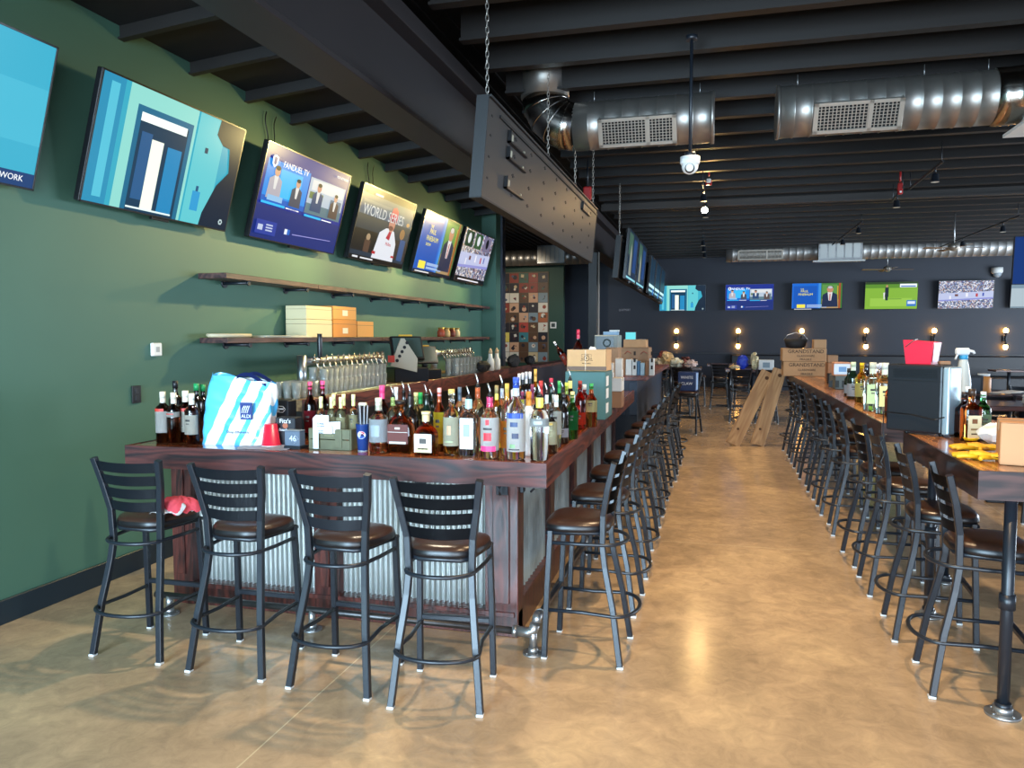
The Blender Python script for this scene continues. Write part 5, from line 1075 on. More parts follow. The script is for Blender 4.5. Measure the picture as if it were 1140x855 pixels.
s5 = sbox('white printed box standing on the bar in front of the long brown carton', 684.5, 692, 0, 399, 7.6, .12, M_wbox, z=ZB)
ZR = 1.2405
s6 = sbox('long brown carton lying behind the row of white boxes', 691, 722, 0, 387, 10.6, .5, M_card_dark, z=ZR)
b = MB()
for u in (-.1, .12): b.tube([(u-.04, -.2505, .26), (u, -.2505, .3), (u+.05, -.2505, .27)], .006, 5)
b.build('red_stamp', mat('red_stamp', '#8c3a2c', .7), s6)
sbox('brown flat box on top of the long brown carton', 694, 719, 0, 378, 10.65, .35, M_card, z=top(s6)+.002)
for i, (a, c, tp, m, lb) in enumerate([(690.5, 696, 399, M_brbox, 'thin brown'), (696.5, 703, 400, M_wbox, 'wide white'), (703.6, 708.6, 400.5, M_wbox, 'white striped'), (709, 712.4, 402, mat('slate_blue_box', '#3f6a8a', .6), 'slate blue'), (712.8, 717.5, 404, M_bbox, 'pale blue'), (718.2, 722, 402, M_brbox, 'narrow brown'), (722.5, 728, 399, M_wbox, 'rightmost white')]):
    t = sbox(lb+' bottle box standing in the row on the raised bar', a, c, 0, tp, 9.95, .12, m, z=ZR, tape=False, group='bottle boxes on the raised bar')
    if i in (2, 6):
        b = MB(); w = .01
        for z in (.08, .17, .26): b.box(-w, w*1.6, -.0615, -.0605, z, z+.05)
        b.build('dark_print', M_ink, t)
# grey oven-like unit with dark window, white lid pieces, cyan screen
t = thing('countertop_unit', 'grey box-shaped appliance with a dark round-fan window behind the cartons', 'appliance', (x_on(675, 11.6, 1.7), 11.75, ZR))
w = (x_on(689, 11.6, 1.7)-x_on(662, 11.6, 1.7)); hz = at_y(675, 373, 11.6).z-ZR
b = MB(); b.box(-w/2, w/2, -.15, .25, 0, hz, .01); b.build('case', mat('grey_appliance', '#8f948c', .5), t)
b = MB(); b.box(-w/2+.03, w/2-.07, -.156, -.149, hz-.22, hz-.025, .002); b.build('dark_window', mat('dark_window', '#1f2626', .3), t)
b = MB(); b.tube([(.01+.05*math.cos(2*PI*k/20), -.158, hz-.12+.05*math.sin(2*PI*k/20)) for k in range(20)], .012, 5, closed=True); b.build('fan_ring', mat('ring_grey', '#3c4a48', .4), t)
t = thing('flat_box', 'pale blue flat box lying on the grey appliance', 'box', (x_on(680, 11.7, 1.8), 11.75, ZR+hz+.002))
b = MB(); b.box(-.11, .11, -.1, .1, 0, .05, .004); b.build('box_body', mat('light_blue_box', '#8fb0cc', .5), t)
b = MB(); b.prism([(-.02, -.06), (.12, -.08), (.13, -.02), (0, .0)], .052, .075); b.build('lid_flap', M_white, t)
t = thing('small_monitor', 'small glowing cyan register screen behind the long brown carton', 'monitor', (x_on(702, 12.2, 1.7), 12.2, ZR))
hz2 = at_y(702, 369.5, 12.2).z-ZR
b = MB(); b.box(-.1, .1, -.08, .08, 0, .015); b.tube([(0, .02, .01), (0, .02, hz2-.1)], .02, 8); b.box(-.085, .085, -.0, .03, hz2-.16, hz2, .004); b.build('stand', M_dark_plastic, t)
b = MB(); b.box(-.078, .078, -.003, 0, hz2-.153, hz2-.007); b.build('screen', glow('#5fd0d8', 1.0), t)
# ================================================================ SHELVES ON THE GREEN WALL
def shelf(label, z, y0, y1):
    t = thing('wall_shelf', label, 'shelf', (-4.17, (y0+y1)/2, z)); h = (y1-y0)/2
    b = MB(); n = 5
    for k in range(n):
        a = -h+2*h*k/n; b.box(0.002, .27, a+.002, a+2*h/n-.002, -.045, 0, .003)
    b.build('shelf_board', M_shelfw, t)
    for k in range(8):
        a = -h+.35+(2*h-.7)*k/7
        b = MB(); b.tube([(.0, a, -.062), (.24, a, -.062)], .014, 8); b.tube([(.24, a, -.062), (.255, a, -.062)], .024, 10); b.cyl((0, 0, 0), .04, .012, 14, M=Matrix.Translation((.0, a, -.062)) @ Matrix.Rotation(PI/2, 4, 'Y')); b.build('pipe_bracket', M_black_metal, t)
    return t
shelf('upper long dark wooden shelf on the green wall, empty', 2.27, 5.5, 13.1)
shelf('lower long dark wooden shelf on the green wall, holding boxes', 1.735, 5.5, 13.1)
ZS = 1.7365
def shbox(label, px0, px1, pyb, pyt, m, dz=0, d=.22, name='box', xs=-3.92):
    y0 = at_x(px0, 370, xs).y; y1 = at_x(px1, 370, xs).y; z = ZS+dz; h = at_x((px0+px1)/2, pyt, xs).z-z
    t = thing(name, label, 'box', (xs-d/2, (y0+y1)/2, z), 0, 'boxes on the lower shelf')
    b = MB(); b.box(-d/2, d/2, -(y1-y0)/2+.003, (y1-y0)/2-.003, 0, h, .004); b.build('box_body', m, t)
    b = MB(); b.box(-d/2-.001, d/2+.001, -(y1-y0)/2+.002, (y1-y0)/2-.002, h*.74, h*.76); b.build('lid_line', mat('lid_line', '#6a5a44', .7), t)
    return t, h
M_cream = mat('cream_box', '#cdbf97', .6); M_orange = mat('orange_box', '#cf8436', .6)
M_or2 = mat('orange_box_pale', '#d8964a', .6)
t1, h1 = shbox('lower cream carton on the shelf', 341, 370, 371, 356, M_cream, d=.23)
shbox('upper cream carton stacked on the shelf', 341, 370, 0, 341, M_cream, dz=h1+.002, d=.23)
t2, h2 = shbox('lower orange box beside the cream cartons', 371, 397, 0, 356, M_orange, d=.2)
t3, h3 = shbox('upper orange box beside the cream cartons', 371, 397, 0, 341.5, M_or2, dz=h2+.002, d=.2)
t4, h4 = shbox('single low orange box at the right of the shelf boxes', 398, 416, 0, 358, M_or2, d=.18)
for tt, dd in ((t2, .2), (t3, .2)):
    b = MB(); b.box(dd/2+.001, dd/2+.002, -.06, .06, .04, .1); b.build('paper_label', mat('pale_label', '#e8d8b8', .6), tt)
t = thing('serving_board', 'pale oval tray lying flat at the near end of the lower shelf', 'tray', (-4.02, at_x(258, 370, -4.0).y, ZS))
b = MB(); b.lathe([(.9, 0), (1, .012), (1, .03), (.96, .034), (.93, .022)], 36, M=Matrix.Diagonal((.12, .27, 1, 1))); b.build('tray', mat('pale_tray', '#c3b596', .5), t)
t = thing('paper_pile', 'flat white papers lying on the lower shelf left of the cream cartons', 'paper', (-4.02, at_x(312, 370, -4.0).y, ZS))
b = MB()
for k in range(3): b.box(-.11+.01*k, .11+.005*k, -.42+.03*k, .4-.02*k, .006*k, .006*k+.005, .001, M=Matrix.Rotation(R(2*k-2), 4, 'Z'))
b.build('sheets', mat('cream_sheets', '#d2ccb8', .6), t)
for i, (px, c) in enumerate([(491, '#a8482c'), (497, '#d8b070'), (503, '#7a3424'), (508, '#dcc08c')]):
    t = thing('candle_jar', ['russet', 'tan', 'dark red', 'pale'][i]+' little jar at the far end of the lower shelf', 'jar', (-3.99, at_x(px, 368, -3.99).y, ZS), 0, 'little jars on the lower shelf')
    b = MB(); b.lathe([(.05, 0), (.06, .01), (.06, .08), (.045, .1), (.045, .12)], 16); b.build('jar_body', mat('jar_'+c[1:], c, .3), t)
    b = MB(); b.cyl((0, 0, .12), .05, .02, 16); b.build('lid', mat('brass_lid', '#b09048', .35, .6), t)
# wall boxes
p = at_x(172, 389, -4.168); t = thing('thermostat', 'small white wall box on the green wall left of the shelves', 'wall box', tuple(p))
b = MB(); b.box(0.001, .03, -.05, .05, -.05, .05, .006); b.build('cover', M_white, t); b = MB(); b.box(.03, .032, -.02, .02, -.02, .02, .001); b.build('button', mat('grey_button', '#a0a4a4', .5), t)
p = at_x(151, 439, -4.168); t = thing('wall_outlet', 'black wall outlet plate low on the green wall', 'outlet', tuple(p))
b = MB(); b.box(0.001, .012, -.045, .045, -.065, .065, .003); b.build('plate', M_dark_plastic, t)
b = MB(); b.box(.012, .015, -.018, .018, .008, .045, .002); b.box(.012, .015, -.018, .018, -.045, -.008, .002); b.build('sockets', mat('socket_black', '#24262a', .3), t)
# cables above televisions
for px, py, lb in ((297, 150, 'thin black cable rising from the studio show television'), (410, 200, 'thin black cable rising from the baseball television')):
    p = at_x(px, py, -4.15); b = MB(); pts = [(-4.16+.01, p.y+.02*math.sin(k*.8), p.z-.1+(3.87-p.z+.1)*k/8) for k in range(9)]
    b.tube(pts, .006, 6); b.tube([(q[0], q[1]+.09+.01*i, q[2]) for i, q in enumerate(pts)], .005, 6); tag(b.build('cable', M_dark_plastic), lb, 'cable')
# ================================================================ BACK BAR ITEMS
ZK = 1.201
def tapset(label, y0, y1, n, x=-3.66):
    t = thing('tap_tower', label, 'beer tap', (x, (y0+y1)/2, ZK)); h = (y1-y0)/2; zt = .31
    b = MB()
    for yy in (-h+.03, h-.03): b.tube([(0, yy, 0), (0, yy, zt+.06)], .045, 18); b.cyl((0, yy, 0), .07, .012, 18)
    b.build('column', M_steel, t)
    b = MB(); b.tube([(0, -h+.03, zt), (0, h-.03, zt)], .04, 16); b.build('crossbar', M_steel, t)
    for k in range(n):
        yy = -h+.12+(2*h-.24)*k/(n-1)
        b = MB(); b.tube([(.03, yy, zt), (.085, yy, zt), (.11, yy, zt-.02), (.125, yy, zt-.085)], .0085, 8); b.cyl((.08, yy, zt), .013, .03, 10); b.cyl((.08, yy, zt+.03), .009, .035, 8, r2=.004); b.build('faucet', mat('faucet_chrome', '#c8b8a4', .2, 1), t)
    b = MB(); b.box(-.09, .2, -h, h, 0, .012, .003); b.build('drip_tray', M_steel, t)
    return t
yA0, yA1 = at_x(334, 400, -3.66).y, at_x(424, 400, -3.66).y
ta = tapset('long steel beer tap tower with a row of faucets at the near back bar', yA0, yA1, 14)
b = MB(); hh = (yA1-yA0)/2; b.lathe([(.018, .34), (.022, .36), (.026, .5), (.022, .56), (.026, .57)], 14, Matrix.Translation((.08, -hh+.22, 0))); b.build('tap_handle', mat('black_tap_handle', '#1a1a1c', .3), ta)
yB0, yB1 = at_x(482, 400, -3.66).y, at_x(522, 395, -3.66).y
tapset('second steel beer tap tower farther along the back bar', yB0, yB1, 12)
gl = mat('tumbler_glass', '#e4ece8', .12, 0, .6, .78)
g0 = thing('pint_glass', 'pint glass', 'glass', (0, 0, 0), 0, 'pint glasses stacked along the back bar')
b = MB(); b.lathe([(.03, .0), (.031, .002), (.044, .145), (.042, .145), (.029, .008), (.001, .008)], 16, cap=False); b.build('glass_wall', gl, g0)
first = True; random.seed(5)
rows = [(yA0+.12+.093*k, -3.60) for k in range(15)]+[(yA0+.14+.1*k, -3.5) for k in range(14)]
for i, (y, x) in enumerate(rows):
    for s in range(2):
        o = g0 if first else copy_tree(g0); first = False
        o.location = (x+random.uniform(-.004, .004), y, ZK+.013+s*.1 if x < -3.55 else ZK+s*.1); o['label'] = 'clear pint glass in the stacked rows under the near beer taps'
for i in range(16):
    for s in range(2):
        o = copy_tree(g0); o.location = (-3.5+.09*(i % 2), yB0+.15+.075*i, ZK+s*.1); o['label'] = 'clear pint glass in the stacked rows by the far beer taps'; o['group'] = 'pint glasses by the far beer taps'
for i in range(12):
    o = copy_tree(g0); o.location = (-3.52-.1*(i % 3), 5.92+.1*(i//3)+.02*(i % 3), ZK+(.148 if i % 2 else 0)*0); o['label'] = 'clear glass in the cluster behind the striped bag and dark boxes'; o['group'] = 'glasses at the near end of the back bar'
for i in range(10):
    o = copy_tree(g0); o.location = (-3.5-.1*(i % 2), yB1+.2+.12*(i//2), ZK); o.scale = (1, 1, .6); o['label'] = 'short glass standing right of the far beer taps on the back bar'; o['group'] = 'short glasses right of the far taps'
# terminals
def terminal(label, px, y, x, s, rz, speaker):
    t = thing('register_terminal', label, 'register', (x, y, ZK), rz)
    b = MB(); b.box(-.2*s, .2*s, -.2*s, .2*s, 0, .16*s, .01); b.build('printer_base', M_dark_plastic, t)
    b = MB(); b.tube([(0, .05*s, .15*s), (0, .05*s, .3*s)], .05*s, 12); b.build('neck', M_dark_plastic, t)
    M = Matrix.Translation((0, 0, .38*s)) @ Matrix.Rotation(R(-28), 4, 'X')
    b = MB(); b.box(-.19*s, .19*s, -.02*s, .03*s, -.15*s, .15*s, .008, M=M); b.build('display_housing', M_dark_plastic, t)
    b = MB(); b.box(-.165*s, .165*s, -.026*s, -.018*s, -.125*s, .125*s, .001, M=M); b.build('display', mat('dim_screen', '#3a4a48', .15), t)
    b = MB(); b.box(-.08*s, .08*s, -.02*s, .02*s, .15*s, .17*s, .003, M=M); b.build('scanner_bar', mat('brass_trim', '#c8a040', .4), t)
    if speaker:
        b = MB(); b.prism([(-.2, .0), (.12, 0), (.05, .3), (-.04, .36), (-.1, .3)], 0, .02, M=Matrix.Translation((-.2*s, 0, .14)) @ Matrix.Rotation(PI/2, 4, 'Z') @ Matrix.Rotation(PI/2, 4, 'X')); q = b.build('side_panel', mat('beige_panel', '#a39a88', .5), t)
    return t
yP = at_x(455, 410, -3.6).y
t = terminal('dark point of sale terminal with beige side panel on the back bar', 0, yP, -3.62, 1.05, R(38), False)
b = MB(); b.prism([(-.17, -.02), (.15, -.1), (.16, .06), (.0, .3), (-.04, .3)], -.015, .015, M=Matrix.Translation((-.1, -.24, .22)) @ Matrix.Rotation(R(0), 4, 'Z') @ Matrix.Rotation(PI/2, 4, 'X')); sp_ = b.build('side_panel', mat('beige_panel', '#a39a88', .5), t)
b = MB()
for k in range(5): b.lathe([(.001, 0), (.02, 0), (.02, .003)], 14, Matrix.Translation((-.19+.03*k, -.2555, .26+.052*k)) @ Matrix.Rotation(PI/2, 4, 'X'))
b.build('round_buttons', M_dark_plastic, sp_)
b = MB(); b.box(-.3, -.22, -.26, -.25, .24, .32); b.build('red_sticker', mat('red_sticker', '#c03a2c', .5), t)
terminal('second smaller register screen just right of the beige-sided terminal', 0, at_x(474, 410, -3.6).y, -3.6, .8, R(40), False)
for px, lb, c in ((546, 'white cream bottle with dark bag beside it on the back bar ledge', '#e6e2d6'), (553, 'second white bottle right of the cream bottle on the ledge', '#e9e6dc')):
    y = at_x(px, 405, -3.38).y; t = thing('squeeze_bottle', lb, 'bottle', (-3.38, y, 1.2105), 0, 'white bottles on the ledge')
    b = MB(); b.lathe([(.05, 0), (.06, .02), (.06, .16), (.035, .2), (.03, .27)], 18); b.build('bottle_body', mat('white_squeeze', c, .35), t); b = MB(); b.lathe([(.033, .265), (.03, .3), (.008, .35)], 14); b.build('nozzle', mat('tan_nozzle', '#cfae84', .4), t)
for px, y_, lb, sc in ((538, 13.2, 'black lumpy bag on the ledge left of the white bottles', (.14, .2, .17)), (572, 15.4, 'black bundled cloth on the ledge in front of the record sleeves', (.16, .3, .22)), (590, 16.2, 'dark grey bundle on the ledge beside the black cloth', (.14, .2, .18))):
    y = at_x(px, 405, -3.33).y; t = thing('cloth_bundle', lb, 'bundle', (-3.33, y, 1.2105)); b = crump(14, 8, sc[0]*.6, sc[1], sc[2], .015); b.build('cloth', mat('black_cloth', '#131417', .8), t)
# towel on the first stool
t = thing('bar_towel', 'crumpled red and white bar towel on the leftmost stool seat', 'towel', (at_z(199, 571, .77).x, at_z(199, 571, .77).y, .768)); t.scale = (1.15, 1.15, 1.35)
random.seed(11)
def tow(u, v, s=1):
    a = 2*PI*u; q = math.sin(PI*v/2)
    return Vector((.1*q*math.cos(a)*(1+.18*math.sin(3*a)), .07*q*math.sin(a)*(1+.15*math.sin(4*a)), .062*math.cos(PI*v/2)**.8+.016*q*abs(math.sin(5*a+2*v*3))+.004))
b = MB(); b.grid(tow, 48, 10); b.build('red_cloth', mat('red_towel', '#b83a44', .85, bump=.3, bscale=60), t)
b = MB(); b.grid(lambda u, v: Vector((-.1+.17*u+.01*math.sin(7*v), -.085+.09*v-.01*math.sin(5*u), .006+.035*math.sin(PI*v)*(.6+.4*math.sin(9*u))+.012*abs(math.sin(7*u+3*v)))), 24, 12, thick=.003); b.build('white_cloth', mat('white_towel', '#d5d0cc', .85, bump=.3, bscale=60), t)
# ================================================================ RECORD SLEEVES
pal = ['#8c3a2c', '#c8b48c', '#28242c', '#5a3f2c', '#d8d0c0', '#3c5a4c', '#20202c', '#7a8c94', '#28242c', '#4a2c34', '#c89c7c', '#54586a', '#5a3f2c', '#d8d0c0']
nm_ = {'#8c3a2c': 'rust red', '#c8b48c': 'tan', '#28242c': 'near-black', '#5a3f2c': 'brown', '#d8d0c0': 'off-white', '#3c5a4c': 'dull green', '#a8603c': 'copper', '#20202c': 'dark blue-black', '#7a8c94': 'grey-blue', '#b04438': 'brick red', '#e0c860': 'yellow', '#3c7a84': 'teal', '#4a2c34': 'wine', '#c89c7c': 'beige', '#54586a': 'slate'}
fix = {(5, 2): '#b04438', (6, 0): '#e0c860', (6, 2): '#3c7a84', (7, 3): '#7a8c94', (7, 1): '#c89c7c', (2, 3): '#c89c7c', (8, 0): '#d8d0c0', (0, 3): '#8c3a2c', (4, 4): '#a8603c'}
ordn = ['top', 'second', 'third', 'fourth', 'fifth', 'sixth', 'seventh', 'eighth', 'bottom']; oc = ['leftmost', 'second', 'middle', 'fourth', 'rightmost']
random.seed(21); xL = x_on(557, 24.1, 2); zT = at_y(580, 304, 24.1).z
b = MB(); b.box(xL-.03, xL+1.62, 24.072, 24.098, zT-9*.318-.03, zT+.03, .003); tag(b.build('display_panel', mat('pale_display_panel', '#6b604f', .7)), 'tall panel covered with record sleeves on the green partition', 'display panel')
for r_ in range(9):
    for c_ in range(5):
        bg = fix.get((r_, c_), random.choice(pal)); x = xL+.16+.318*c_; z = zT-.16-.318*r_
        t = thing('record_sleeve', '%s record sleeve, %s in the %s row of the display' % (nm_[bg], oc[c_], ordn[r_]), 'record sleeve', (x, 24.068, z-.155), 0, 'record sleeves on the display panel')
        b = MB(); b.box(-.152, .152, -.006, .001, 0, .305, .001); b.build('sleeve', mat('sleeve_'+bg[1:], bg, .5), t)
        b = MB(); b.fixn = True; ms = []
        for q in range(3):
            f = random.choice(pal); m_ = mat('sleeve_'+f[1:], f, .5)
            if m_ not in ms: ms.append(m_)
            b.mi = ms.index(m_); kk = random.choice((4, 14, 3)); cx_, cz, rr = random.uniform(-.07, .07), random.uniform(.09, .22), random.uniform(.03, .075); a0 = random.random()*3
            b.quad([(cx_+rr*math.cos(a0+2*PI*k/kk), -.0068-.0005*q, cz+rr*math.sin(a0+2*PI*k/kk)) for k in range(kk)])
        b.build('artwork', ms, t)
p = at_y(616, 362, 24.1); t = thing('wall_plate', 'small pale square plate on the green partition right of the record sleeves', 'wall plate', (p.x, 24.099, p.z))
b = MB(); b.box(-.1, .1, -.02, 0, -.1, .1, .004); b.build('plate', M_white, t); b = MB(); b.box(-.06, .06, -.024, -.02, -.06, .06, .002); b.build('inner_frame', mat('plate_dark', '#3a4444', .5), t)
# ================================================================ RIGHT COUNTER ITEMS
ZT = 1.1465
def rbox(label, px0, px1, y, pyt, d, m, z=ZT, **k): return sbox(label, px0, px1, 0, pyt, y, d, m, z=z, group=k.pop('group', 'cartons on the right counter'), **k)
t1 = rbox('lower large printed carton at the far end of the long counter', 872, 921, 12.2, 402.5, .4, M_card, tape=False)
t2 = rbox('upper large printed carton stacked at the far end of the long counter', 871, 920, 12.2, 388, .4, M_card, z=top(t1)+.002, tape=False)
for tt in (t1, t2):
    h = top(tt)-tt.location.z
    text('carton_lettering', 'GRANDSTAND', .075, M_ink, tt, (0.02, -.2025, h*.76)); text('carton_lettering', 'GLASSWARE', .045, M_ink, tt, (.02, -.2025, h*.42)); text('carton_lettering', 'FRAGILE', .045, M_ink, tt, (.02, -.2025, h*.15))
t3 = rbox('small brown box on the right end of the printed cartons', 906, 920, 12.25, 378, .25, M_card, z=top(t2)+.002)
t = thing('wire_basket', 'dark basket with raised thin handle on the upper printed carton', 'basket', (x_on(886, 12.35, top(t2)), 12.4, top(t2)+.002))
b = MB(); b.lathe([(.1, 0), (.14, .02), (.17, .14), (.16, .14), (.13, .03)], 20, cap=False, M=Matrix.Diagonal((1, .8, 1, 1))); b.lathe([(.001, .002), (.1, .002)], 20, cap=False, M=Matrix.Diagonal((1, .8, 1, 1))); b.build('basket_body', mat('dark_wicker', '#1a1817', .7), t)
b = MB(); b.tube([(-.17, 0, .13), (-.12, 0, .2), (0, 0, .24), (.12, 0, .2), (.17, 0, .13)], .006, 6); b.build('handle', M_galv, t)
t4 = rbox('low brown carton lying between the printed cartons and the picture box', 921.5, 934, 11.2, 404, .3, M_brbox, tape=False)
carton('box', 'brown square box on the low brown carton', 0, 11.35, top(t4)+.002, .13, .14, .1, M_card_dark, x=t4.location.x, tape=False)
t5 = rbox('grey crate under the white picture box', 930, 957, 9.3, 419, .5, mat('grey_crate', '#56605f', .6), tape=False, seam=False)
b = MB()
for k in range(6): b.box(-.2+.07*k, -.16+.07*k, -.2535, -.2505, .02, .1)
b.build('crate_slots', mat('slot_dark', '#23292a', .6), t5)
t6 = rbox('orange-edged box with a blue and white picture on the counter', 928.5, 947, 9.35, 403.5, .2, mat('orange_edge_box', '#c08a6c', .6), z=top(t5)+.002, tape=False, seam=False)
h = top(t6)-t6.location.z; w = .1
b = MB(); b.box(-.09, .08, -.1025, -.1005, h*.12, h*.88); b.build('white_panel', mat('white_panel', '#d8e2ec', .5), t6); b = MB(); b.box(-.04, .04, -.1035, -.1025, h*.3, h*.68); b.build('blue_picture', mat('blue_picture', '#6f9cc8', .5), t6)
rbox('black coffee tin in the clutter beyond the grey crate', 922, 930, 10.4, 416, .15, M_blackbox, tape=False)
RB = [('black wine bottle with white label and pale foil, leftmost on the long counter', 949, 7.9, 403, 10, dict(kind='wine', glass='darkgreen', lab='#dfe4e4', cap='#c8d8b4', neck='#d8dfc8', lz=(.08, .42))),
 ('dark wine bottle behind the leftmost one on the long counter', 944.5, 8.3, 410, 8, dict(kind='wine', glass='darkgreen', lab='#cdd4d6', cap='#20241f', lz=(.1, .4))),
 ('bottle with bright yellow capsule on the long counter', 958.5, 7.5, 404, 11, dict(kind='round', glass='yellow', lab='#e6e48c', cap='#e4b814', neck='#e4b814', lz=(.15, .5))),
 ('dark bottle with thin lip between yellow-capped and tequila bottles', 963, 8.2, 404, 8, dict(kind='tall', glass='dark', lab='#c9cdd4', cap='#3a3440')),
 ('clear square tequila bottle with pale green label, left of the pair', 970.5, 6.7, 403.5, 15, dict(kind='square', glass='pale', lab='#cfe2a8', cap='#d6d4bc', neck='#e0e2c4', lz=(.15, .55))),
 ('slim clear bottle standing between the two tequila bottles', 976.5, 7.1, 405, 9, dict(kind='tall', glass='clear', lab='#d8dce0', cap='#c8ccd4')),
 ('clear square tequila bottle with cream neck, nearest on the long counter', 984, 6.45, 404, 15, dict(kind='square', glass='pale', lab='#e8e49c', cap='#d6d8c8', neck='#e2e4cc', lz=(.15, .55))),
 ('clear tall bottle behind the nearest tequila bottle', 979.5, 7.7, 404, 8, dict(kind='tall', glass='clear', lab='#c8d4dc', cap='#dde2e8')),
 ('amber bottle beside the black cooler at the counter edge', 990.5, 6.25, 420, 9, dict(kind='round', glass='amber', lab='#8c4a30', cap='#2a2220', spout=False))]
for lb, px, y, tp, w, kw in RB: on_bar(lb, px, y, tp, w, z=ZT, group='bottles on the long right counter', **kw)
# black cooler on the far end of the near table
P1 = at_z(1053, 487, ZT); P2 = P1+Vector((-.285, .23, 0)); d1 = P2-P1; LW = d1.length; ac = math.atan2(-d1.y, -d1.x)
Hc = at_y(1053, 407, P1.y).z-ZT
t = thing('air_cooler', 'black boxy cooler with silver side standing on the far end of the near table', 'cooler', (P1.x, P1.y, ZT), ac)
# local: corner P1 at the origin, long dark face along -x, body behind (+y)
DW = .15
b = MB(); b.box(-LW, -.03, 0, DW, .012, Hc, .012, seg=2); b.build('housing', mat('cooler_black', '#1b1e23', .4), t)
b = MB(); b.box(-.03, .012, .0, DW, .012, Hc-.01, .01, seg=2); b.build('silver_door', mat('cooler_silver', '#9fb4be', .35, .4), t)
b = MB()
for k in range(7): b.box(-LW+.04, -.06, -.004, .002, Hc-.03-.008*k, Hc-.027-.008*k)
b.box(-LW+.005, -.03, -.002, .002, Hc-.1, Hc-.097); b.build('vent_slots', mat('vent_black', '#060708', .5), t)
for fx, fy in ((-.04, .03), (-.04, .18), (-LW+.09, .18), (-LW+.12, .03)):
    b = MB(); b.cyl((fx, fy, 0), .015, .014, 12); b.build('foot', M_dark_plastic, t)
b = MB(); b.tube([(-.01, -.004, .12), (-.06, -.02, .1), (-.2, -.008, .12), (-LW-.01, -.008, .125), (-LW-.015, .0, .02), (-LW-.01, .01, -.1), (-LW-.03, .0, -.2)], .004, 6); b.tube([(-LW-.005, .02, -.02), (-LW-.04, .02, -.08), (-LW+.0, .0, -.14), (-LW-.03, .01, -.2), (-LW-.0, .0, -.24)], .004, 6); b.build('power_cord', M_dark_plastic, t)
XC, YC, Hc = P1.x-.1, P1.y+.2, ZT+Hc
# red drinks bucket on the cooler
t = thing('drinks_bucket', 'bright red square bucket with bottles pictured, tilted on the black cooler', 'bucket', (x_on(1026, 5.27, Hc), 5.27, Hc+.001), R(-32))
b = MB(); bw, bh = .085, .15
b.fixn = True
q = [(-bw*.85, -bw*.7), (bw*.85, -bw*.7), (bw*.85, bw*.7), (-bw*.85, bw*.7)]
vb = [b.bm.verts.new((x, y, 0)) for x, y in q]; vt = [b.bm.verts.new((x*1.22, y*1.2, bh*(1.0 if x < 0 else .9))) for x, y in q]; vi = [b.bm.verts.new((x*1.14, y*1.12, bh*(.97 if x < 0 else .87))) for x, y in q]; vf = [b.bm.verts.new((x*.9, y*.9, .01)) for x, y in q]
for i in range(4):
    j = (i+1) % 4; b.bm.faces.new((vb[i], vb[j], vt[j], vt[i])); b.bm.faces.new((vt[i], vt[j], vi[j], vi[i])); b.bm.faces.new((vi[i], vi[j], vf[j], vf[i]))
b.bm.faces.new(vb); b.bm.faces.new(vf); b.build('bucket_body', mat('bucket_red', '#d8203a', .35), t)
b = MB(); b.quad([(bw*.875+.003, -bw*.62, .012), (bw*.875+.003, bw*.62, .012), (bw*1.02+.003, bw*.72, bh*.84), (bw*1.02+.003, -bw*.72, bh*.84)]); b.build('pink_panel', mat('bucket_pink', '#d8a0ac', .4), t)
b = MB(); b.tube([(-bw*.9, -bw*.8, bh*.7), (-bw*.3, -bw*.86, bh*.98), (0, -bw*.9, bh*1.03)], .003, 6); b.build('wire_handle', M_galv, t)
t = thing('cutting_block', 'small brown wooden block lying on the back of the black cooler', 'block', (x_on(1051, 5.2, Hc), 5.2, Hc+.001))
b = MB(); b.box(-.03, .03, -.03, .03, 0, .02, .003); b.build('block', M_brbox, t)
# spray bottle
t = thing('spray_bottle', 'white spray bottle with blue collar behind the black cooler', 'spray bottle', (x_on(1070, 5.95, ZT), 5.95, ZT), R(25))
hS = at_y(1071, 384, 5.95).z-ZT
b = MB(); b.lathe([(.05, 0), (.055, .01), (.055, .2), (.05, .3), (.03, hS-.12), (.025, hS-.09)], 20); b.build('bottle_body', mat('spray_white', '#c8ccc4', .4), t)
b = MB(); b.cyl((0, 0, hS-.1), .028, .03, 14); b.build('collar', mat('spray_blue', '#3a9cc8', .4), t)
b = MB(); b.box(-.06, .04, -.02, .02, hS-.07, hS-.02, .01); b.tube([(.04, 0, hS-.04), (.075, 0, hS-.045), (.085, 0, hS-.06)], .009, 8); b.tube([(-.045, 0, hS-.06), (-.065, 0, hS-.1)], .007, 8); b.build('trigger_head', M_white, t)
# near table items
x = x_on(1080, 4.9, ZT); bottle('square bourbon bottle with cream label on the near table', x, 4.9, ZT, .3, .05, 'square', 'amber', '#dcc8a0', '#3a2a20', None, group='bottles on the near table', lz=(.06, .5), marks=(('#7a4a2c', .5, .75, .5, .1), ('#8c6a48', .5, .4, .7, .04), ('#5a4030', .5, .2, .6, .03)), rz=R(12))
x = x_on(1067, 5.1, ZT)+.02; bottle('dark rounded bottle between the silver cooler door and the square bourbon', x, 5.08, ZT, .27, .05, 'round', 'darkamber', '#4a2a20', '#2a2220', None, group='bottles on the near table')
x = x_on(1074, 5.15, ZT); bottle('clear tall bottle behind the square bourbon bottle', x, 5.12, ZT, .3, .036, 'tall', 'clear', '#c8d0d0', '#d8dcd8', None, group='bottles on the near table')
x = x_on(1093, 5.14, ZT); bottle('pale green bottle behind the square bourbon bottle', x, 5.14, ZT, .27, .045, 'round', 'green', '#9cc49c', '#d8dcd8', None, group='bottles on the near table')
t = thing('measuring_spoon', 'yellow scoop with black handle lying on the near table', 'scoop', (at_z(1081, 492, ZT).x, at_z(1081, 492, ZT).y, ZT+.003), R(-6))
